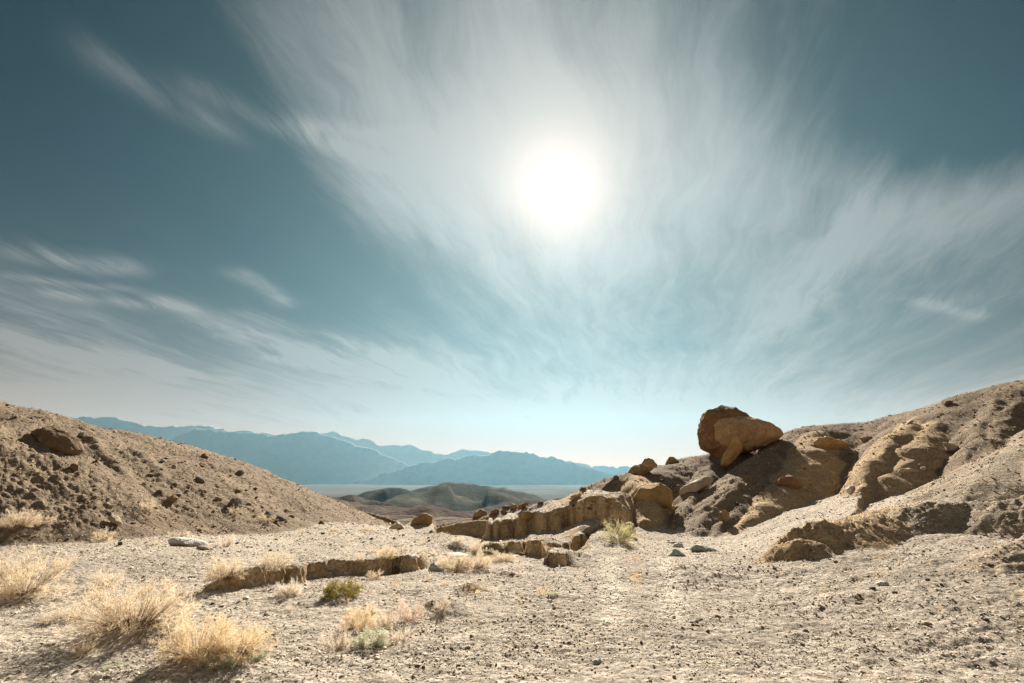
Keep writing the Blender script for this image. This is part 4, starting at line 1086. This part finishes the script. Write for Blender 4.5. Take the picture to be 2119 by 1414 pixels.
# ================================================================ desert shrubs
def twig_material(name, a, b, trans=0.5):
    m = bpy.data.materials.new(name); m.use_nodes = True
    nt = m.node_tree; nt.nodes.clear()
    out = nt.nodes.new('ShaderNodeOutputMaterial')
    df = nt.nodes.new('ShaderNodeBsdfDiffuse'); tr = nt.nodes.new('ShaderNodeBsdfTranslucent'); mx = nt.nodes.new('ShaderNodeMixShader')
    at = nt.nodes.new('ShaderNodeAttribute'); at.attribute_name = 'earth'
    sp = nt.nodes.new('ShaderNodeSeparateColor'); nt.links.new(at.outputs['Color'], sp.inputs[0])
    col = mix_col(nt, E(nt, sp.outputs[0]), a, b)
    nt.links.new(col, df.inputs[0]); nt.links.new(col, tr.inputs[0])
    mx.inputs[0].default_value = trans
    nt.links.new(df.outputs[0], mx.inputs[1]); nt.links.new(tr.outputs[0], mx.inputs[2])
    nt.links.new(mx.outputs[0], out.inputs[0])
    return m

TM = {
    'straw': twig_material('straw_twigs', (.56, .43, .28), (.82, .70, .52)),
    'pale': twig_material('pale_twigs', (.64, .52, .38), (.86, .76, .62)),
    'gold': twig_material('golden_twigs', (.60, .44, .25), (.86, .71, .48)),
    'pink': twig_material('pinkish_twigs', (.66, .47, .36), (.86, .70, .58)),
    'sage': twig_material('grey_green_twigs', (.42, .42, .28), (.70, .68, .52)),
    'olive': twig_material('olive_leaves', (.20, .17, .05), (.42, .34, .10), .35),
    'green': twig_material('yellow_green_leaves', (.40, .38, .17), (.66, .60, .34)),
    'stem': twig_material('woody_stems', (.16, .10, .055), (.30, .20, .11), .0),
}

def ribbons(p0, p1, w0, w1, rs):
    """flat tapering twig faces from p0 to p1"""
    d = p1 - p0
    side = np.cross(d, rs.normal(size=d.shape)); side /= np.linalg.norm(side, axis=1)[:, None] + 1e-9
    V = np.stack([p0 - side * w0[:, None], p0 + side * w0[:, None], p1 + side * w1[:, None], p1 - side * w1[:, None]], 1)
    n = len(p0)
    return V.reshape(-1, 3), (np.arange(n) * 4)[:, None] + np.arange(4)[None]

def tubes(p0, p1, r0, r1):
    d = p1 - p0; d = d / (np.linalg.norm(d, axis=1)[:, None] + 1e-9)
    ref = np.where(np.abs(d[:, 2:3]) > 0.9, np.array([[1., 0, 0]]), np.array([[0, 0, 1.]]))
    a = np.cross(d, ref); a /= np.linalg.norm(a, axis=1)[:, None]; b = np.cross(d, a)
    V = []
    for p, r in ((p0, r0), (p1, r1)):
        for k in range(3):
            t = 2 * math.pi * k / 3
            V.append(p + (a * math.cos(t) + b * math.sin(t)) * r[:, None])
    V = np.stack(V, 1)
    base = (np.arange(len(p0)) * 6)[:, None]
    F = np.concatenate([base + np.array([[k, (k + 1) % 3, 3 + (k + 1) % 3, 3 + k]]) for k in range(3)], 0)
    return V.reshape(-1, 3), F

def shrub_shape(seed, dens=1.0, spread=1.0, leafy=0.0, upright=0.3, n_stem=26, fluff=1.0):
    """stems, branches and fine twigs of a bush that fills a dome of radius 1 and height 1"""
    rs = np.random.RandomState(seed)
    n = n_stem
    th = rs.rand(n) * 6.283; el = np.arcsin(np.clip(rs.rand(n) * (1 - upright) + upright * rs.rand(n) ** .4, 0.06, 0.99))
    dirs = np.stack([np.cos(th) * np.cos(el), np.sin(th) * np.cos(el), np.sin(el)], 1)
    ln = 0.66 + 0.22 * rs.rand(n) + 0.12 * pn3(dirs * 1.7 + seed, seed % 40)
    root = np.stack([np.cos(th), np.sin(th), th * 0], 1) * np.sqrt(rs.rand(n, 1)) * 0.12 * spread
    # stems bend outwards in three steps
    segs0, segs1, r0, r1 = [], [], [], []
    pts = []
    for t0, t1 in ((0, .35), (.35, .7), (.7, 1.0)):
        def at(t):
            q = root + dirs * (ln * t)[:, None]
            q = q + np.stack([np.sin(th * 3 + t * 4), np.cos(th * 2 + t * 5), 0.5 * np.sin(th * 5 + t * 3)], 1) * 0.035 * t
            q[:, 2] -= 0.10 * t * t * (1 - dirs[:, 2])
            return q
        segs0.append(at(t0)); segs1.append(at(t1)); r0.append(np.full(n, .010 * (1 - .75 * t0))); r1.append(np.full(n, .010 * (1 - .75 * t1)))
    S0, S1, A0, A1 = np.concatenate(segs0), np.concatenate(segs1), np.concatenate(r0), np.concatenate(r1)
    stem = tubes(S0, S1, A0, A1)
    # branches leave the outer two thirds
    def sprout(P0, P1, count, length, swing, lo=0.15):
        k = rs.randint(len(P0), size=count); t = lo + (1 - lo) * rs.rand(count)
        base = P0[k] + (P1[k] - P0[k]) * t[:, None]
        d = P1[k] - P0[k]; d /= np.linalg.norm(d, axis=1)[:, None] + 1e-9
        d = d + rs.normal(size=(count, 3)) * swing; d[:, 2] += 0.18
        d /= np.linalg.norm(d, axis=1)[:, None]
        tip = base + d * (length * (0.5 + 0.8 * rs.rand(count)))[:, None]
        tip[:, 2] = np.maximum(tip[:, 2], 0.01)
        return base, tip
    nb = int(420 * dens)
    B0, B1 = sprout(S0[n // 2:], S1[n // 2:], nb, 0.28, 0.6)
    C0, C1 = sprout(np.concatenate([B0, S0[2 * n:]]), np.concatenate([B1, S1[2 * n:]]), int(3000 * dens), 0.13, 0.9)
    D0, D1 = sprout(np.concatenate([C0, B0]), np.concatenate([C1, B1]), int(9000 * dens * fluff), 0.075, 1.3)
    out_v, out_f, out_c, off = [], [], [], 0
    for p0, p1, w0, w1 in ((B0, B1, .0036, .0022), (C0, C1, .0026, .0016), (D0, D1, .0026, .0011)):
        v, f = ribbons(p0, p1, np.full(len(p0), w0), np.full(len(p0), w1), rs)
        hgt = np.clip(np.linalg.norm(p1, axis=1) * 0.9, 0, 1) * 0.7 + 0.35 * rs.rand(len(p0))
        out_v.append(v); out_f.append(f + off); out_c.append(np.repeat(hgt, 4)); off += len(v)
    # seed heads or little leaves at the tips
    k = rs.randint(len(D0), size=int((1500 + 5200 * leafy) * dens))
    sz = (0.007 + 0.011 * leafy) * (0.6 + 0.8 * rs.rand(len(k)))
    dr = rs.normal(size=(len(k), 3)); dr /= np.linalg.norm(dr, axis=1)[:, None]
    v, f = ribbons(D1[k], D1[k] + dr * (sz * 2.4)[:, None], sz * 0.7, sz * 0.55, rs)
    out_v.append(v); out_f.append(f + off); out_c.append(np.repeat(0.3 + 0.7 * rs.rand(len(k)), 4))
    V, F, c = np.concatenate(out_v), np.concatenate(out_f), np.concatenate(out_c)
    return stem, (V, F, np.repeat(c[:, None], 3, 1))

_shapes = {}
def shrub_meshes(kind, variant, tone):
    key = (kind, variant, tone)
    if key in _shapes: return _shapes[key]
    seed = 300 + variant * 13 + {'dome': 0, 'spiky': 100, 'leafy': 200, 'sparse': 300, 'tuft': 400}[kind]
    if kind == 'dome': st, tw = shrub_shape(seed, 1.0, 2.6, 0.0, .15, 80, 1.2)
    elif kind == 'spiky': st, tw = shrub_shape(seed, .6, 1.6, 0.1, .2, 44, .8)
    elif kind == 'leafy': st, tw = shrub_shape(seed, .75, 2.4, 1.0, .3, 60, .6)
    elif kind == 'sparse': st, tw = shrub_shape(seed, .42, 1.2, 0.0, .25, 34, .9)
    else: st, tw = shrub_shape(seed, .30, 1.2, 0.0, .55, 26, .5)
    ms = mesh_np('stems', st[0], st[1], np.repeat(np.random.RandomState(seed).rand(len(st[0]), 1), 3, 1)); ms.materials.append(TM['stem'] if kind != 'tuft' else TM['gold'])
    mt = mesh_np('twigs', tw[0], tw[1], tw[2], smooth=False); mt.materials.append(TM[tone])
    _shapes[key] = (ms, mt)
    return _shapes[key]

SHRUBS = [
 # base px, py, width px, height px, kind, tone, label
 (28, 1236, 170, 98, 'dome', 'straw', 'large pale straw shrub with dark stems at the left edge of the picture'),
 (212, 1218, 92, 52, 'sparse', 'pale', 'thin pale bush behind the biggest straw shrub'),
 (258, 1308, 215, 112, 'dome', 'straw', 'biggest straw shrub, dome-shaped, growing on a low earth mound at lower left'),
 (132, 1284, 95, 36, 'dome', 'pale', 'low pale bush pressed against the left side of the biggest shrub'),
 (400, 1368, 150, 92, 'dome', 'gold', 'left half of the golden shrub pair in the lower left foreground'),
 (478, 1366, 140, 74, 'dome', 'gold', 'right half of the golden shrub pair in the lower left foreground'),
 (445, 1378, 90, 24, 'leafy', 'sage', 'low grey-green leafy plant under the front of the golden shrubs'),
 (530, 1362, 44, 22, 'leafy', 'sage', 'small whitish leafy plant at the right end of the golden shrubs'),
 (166, 1356, 56, 38, 'spiky', 'straw', 'small spiky straw plant in the shadow of the biggest shrub'),
 (235, 1384, 44, 14, 'leafy', 'sage', 'tiny whitish ground plant in front of the biggest shrub'),
 (566, 1175, 76, 44, 'spiky', 'straw', 'straw shrub standing alone on the flat above the bank'),
 (458, 1210, 78, 50, 'dome', 'straw', 'straw shrub hanging over the left end of the cut bank'),
 (592, 1232, 52, 36, 'dome', 'pale', 'round pale bush in front of the notch in the cut bank'),
 (706, 1238, 76, 44, 'leafy', 'olive', 'dark olive leafy shrub in front of the cut bank'),
 (713, 1248, 32, 18, 'sparse', 'pink', 'little pinkish tuft at the foot of the olive shrub'),
 (742, 1302, 76, 52, 'dome', 'gold', 'rounded warm straw bush at the back of the mixed foreground clump'),
 (690, 1348, 74, 58, 'sparse', 'pale', 'pale feathery bush at the front left of the mixed foreground clump'),
 (762, 1340, 74, 48, 'leafy', 'sage', 'grey-green bush at the front of the mixed foreground clump'),
 (797, 1298, 46, 44, 'spiky', 'straw', 'yellowish spiky bush in the middle of the mixed foreground clump'),
 (846, 1288, 76, 56, 'sparse', 'pink', 'thin pinkish bush at the right rear of the mixed foreground clump'),
 (826, 1328, 70, 40, 'sparse', 'pale', 'thin cream bush at the right front of the mixed foreground clump'),
 (704, 1310, 26, 26, 'sparse', 'pink', 'small reddish bush between the pale and the warm straw bushes'),
 (770, 1268, 30, 30, 'sparse', 'pink', 'small thin bush at the back edge of the mixed foreground clump'),
 (914, 1266, 46, 36, 'sparse', 'pale', 'pale wispy bush beside the dark hump in the foreground'),
 (800, 1156, 48, 32, 'spiky', 'gold', 'golden upright bush on the flat behind the cut bank'),
 (742, 1166, 24, 20, 'spiky', 'straw', 'small straw bush on the very lip of the cut bank'),
 (775, 1198, 40, 22, 'spiky', 'straw', 'low straw bush at the foot of the cut bank'),
 (935, 1180, 70, 38, 'dome', 'straw', 'left of the wide straw bushes filling the wash behind the grey-green rock'),
 (978, 1178, 76, 38, 'dome', 'straw', 'right of the wide straw bushes filling the wash behind the grey-green rock'),
 (1042, 1162, 50, 20, 'dome', 'straw', 'flat straw bush in the wash right of the dark earth block'),
 (1046, 1142, 34, 20, 'dome', 'straw', 'small round straw bush at the foot of the low bench'),
 (985, 1142, 36, 28, 'sparse', 'straw', 'straw bush just behind the dark earth block'),
 (1010, 1160, 30, 16, 'sparse', 'straw', 'low straw bush in front of the dark earth block'),
 (1128, 1152, 22, 26, 'spiky', 'straw', 'narrow straw bush in the gap below the bench end'),
 (1004, 1133, 20, 12, 'sparse', 'pale', 'tiny pale bush at the left foot of the bench'),
 (1280, 1122, 84, 52, 'spiky', 'green', 'yellow-green shrub on the plateau below the bluff'),
 (1122, 1234, 30, 28, 'tuft', 'gold', 'golden grass tuft alone on the middle gravel'),
 (1142, 1233, 28, 12, 'leafy', 'sage', 'small whitish plant right beside the golden grass tuft'),
 (888, 1200, 22, 14, 'tuft', 'straw', 'small straw tuft in the wash below the grey-green rock'),
 (922, 1210, 18, 14, 'tuft', 'gold', 'tiny orange tuft in the wash right of the straw tuft'),
 (878, 1126, 14, 22, 'tuft', 'straw', 'thin upright tuft on the flat in front of the golden block'),
 (840, 1140, 16, 16, 'tuft', 'straw', 'small upright tuft on the flat left of the thin one'),
 (868, 1145, 22, 12, 'tuft', 'straw', 'little tuft beside the flat white stone'),
 (896, 1150, 22, 16, 'sparse', 'pale', 'pale thin bush left of the long white slab'),
 (945, 1124, 40, 16, 'sparse', 'pale', 'low pale bush at the far edge of the flat'),
 (30, 1094, 70, 40, 'dome', 'straw', 'straw bush at the foot of the left hillside by the picture edge'),
 (86, 1086, 52, 28, 'sparse', 'straw', 'smaller straw bush right of the one at the hillside foot'),
 (205, 1122, 58, 34, 'sparse', 'straw', 'thin straw bush on the flat near the black stone'),
 (296, 1060, 56, 32, 'sparse', 'straw', 'pale bush low on the left hillside'),
 (466, 1131, 46, 32, 'sparse', 'pale', 'thin pale bush right of the white slab'),
 (366, 1110, 52, 18, 'sparse', 'pale', 'pale bush growing behind the white slab'),
 (320, 1128, 26, 10, 'sparse', 'straw', 'little flattened bush left of the white slab'),
 (628, 1103, 34, 12, 'tuft', 'straw', 'flat brown tuft on the far flat'),
 (550, 1080, 44, 22, 'sparse', 'straw', 'thin bush in front of the dark broken outcrop'),
 (484, 1066, 36, 24, 'sparse', 'straw', 'faint bush below the dark jagged blocks'),
 (690, 1100, 30, 10, 'sparse', 'straw', 'low dry bush on the far flat among pebbles'),
 (760, 1100, 40, 14, 'sparse', 'straw', 'wide thin dry bush at the far edge of the flat'),
 (734, 1110, 14, 8, 'tuft', 'straw', 'tiny tuft in the middle of the far flat'),
 (770, 1145, 34, 12, 'sparse', 'straw', 'low thin bush left of the golden upright bush'),
 (596, 1264, 22, 14, 'sparse', 'pale', 'tiny pale bush on gravel below the round pale bush'),
 (372, 1232, 30, 22, 'sparse', 'straw', 'thin dry bush at the left tip of the cut bank'),
 (715, 1280, 20, 10, 'tuft', 'pink', 'tiny pinkish tuft above the mixed foreground clump'),
 (1092, 1136, 18, 10, 'tuft', 'straw', 'tiny tuft at the corner of the low bench'),
]
for i, (px, py, w, h, kind, tone, lab) in enumerate(SHRUBS):
    g = hit(px, py)
    if g is None: continue
    variant = i % (3 if w > 100 else 2)
    ms, mt = shrub_meshes(kind, variant, tone)
    root = bpy.data.objects.new('grass_tuft' if kind == 'tuft' else 'desert_shrub', None)
    sc.collection.objects.link(root)
    rx = w / FPX * g[1] * 0.5 * 0.95; rz = h / FPX * g[1] * 0.88
    root.location = (g[0], g[1] + rx * 0.25, land_z(g[0], g[1] + rx * 0.25) - 0.01)
    root.scale = (rx, rx * 0.9, rz)
    root.rotation_euler = (0, 0, (i * 2.399) % 6.283)
    root.scale = (rx, rx, rz)
    root['label'] = lab; root['category'] = 'tuft' if kind == 'tuft' else 'shrub'; root['group'] = 'dry desert shrubs and tufts'
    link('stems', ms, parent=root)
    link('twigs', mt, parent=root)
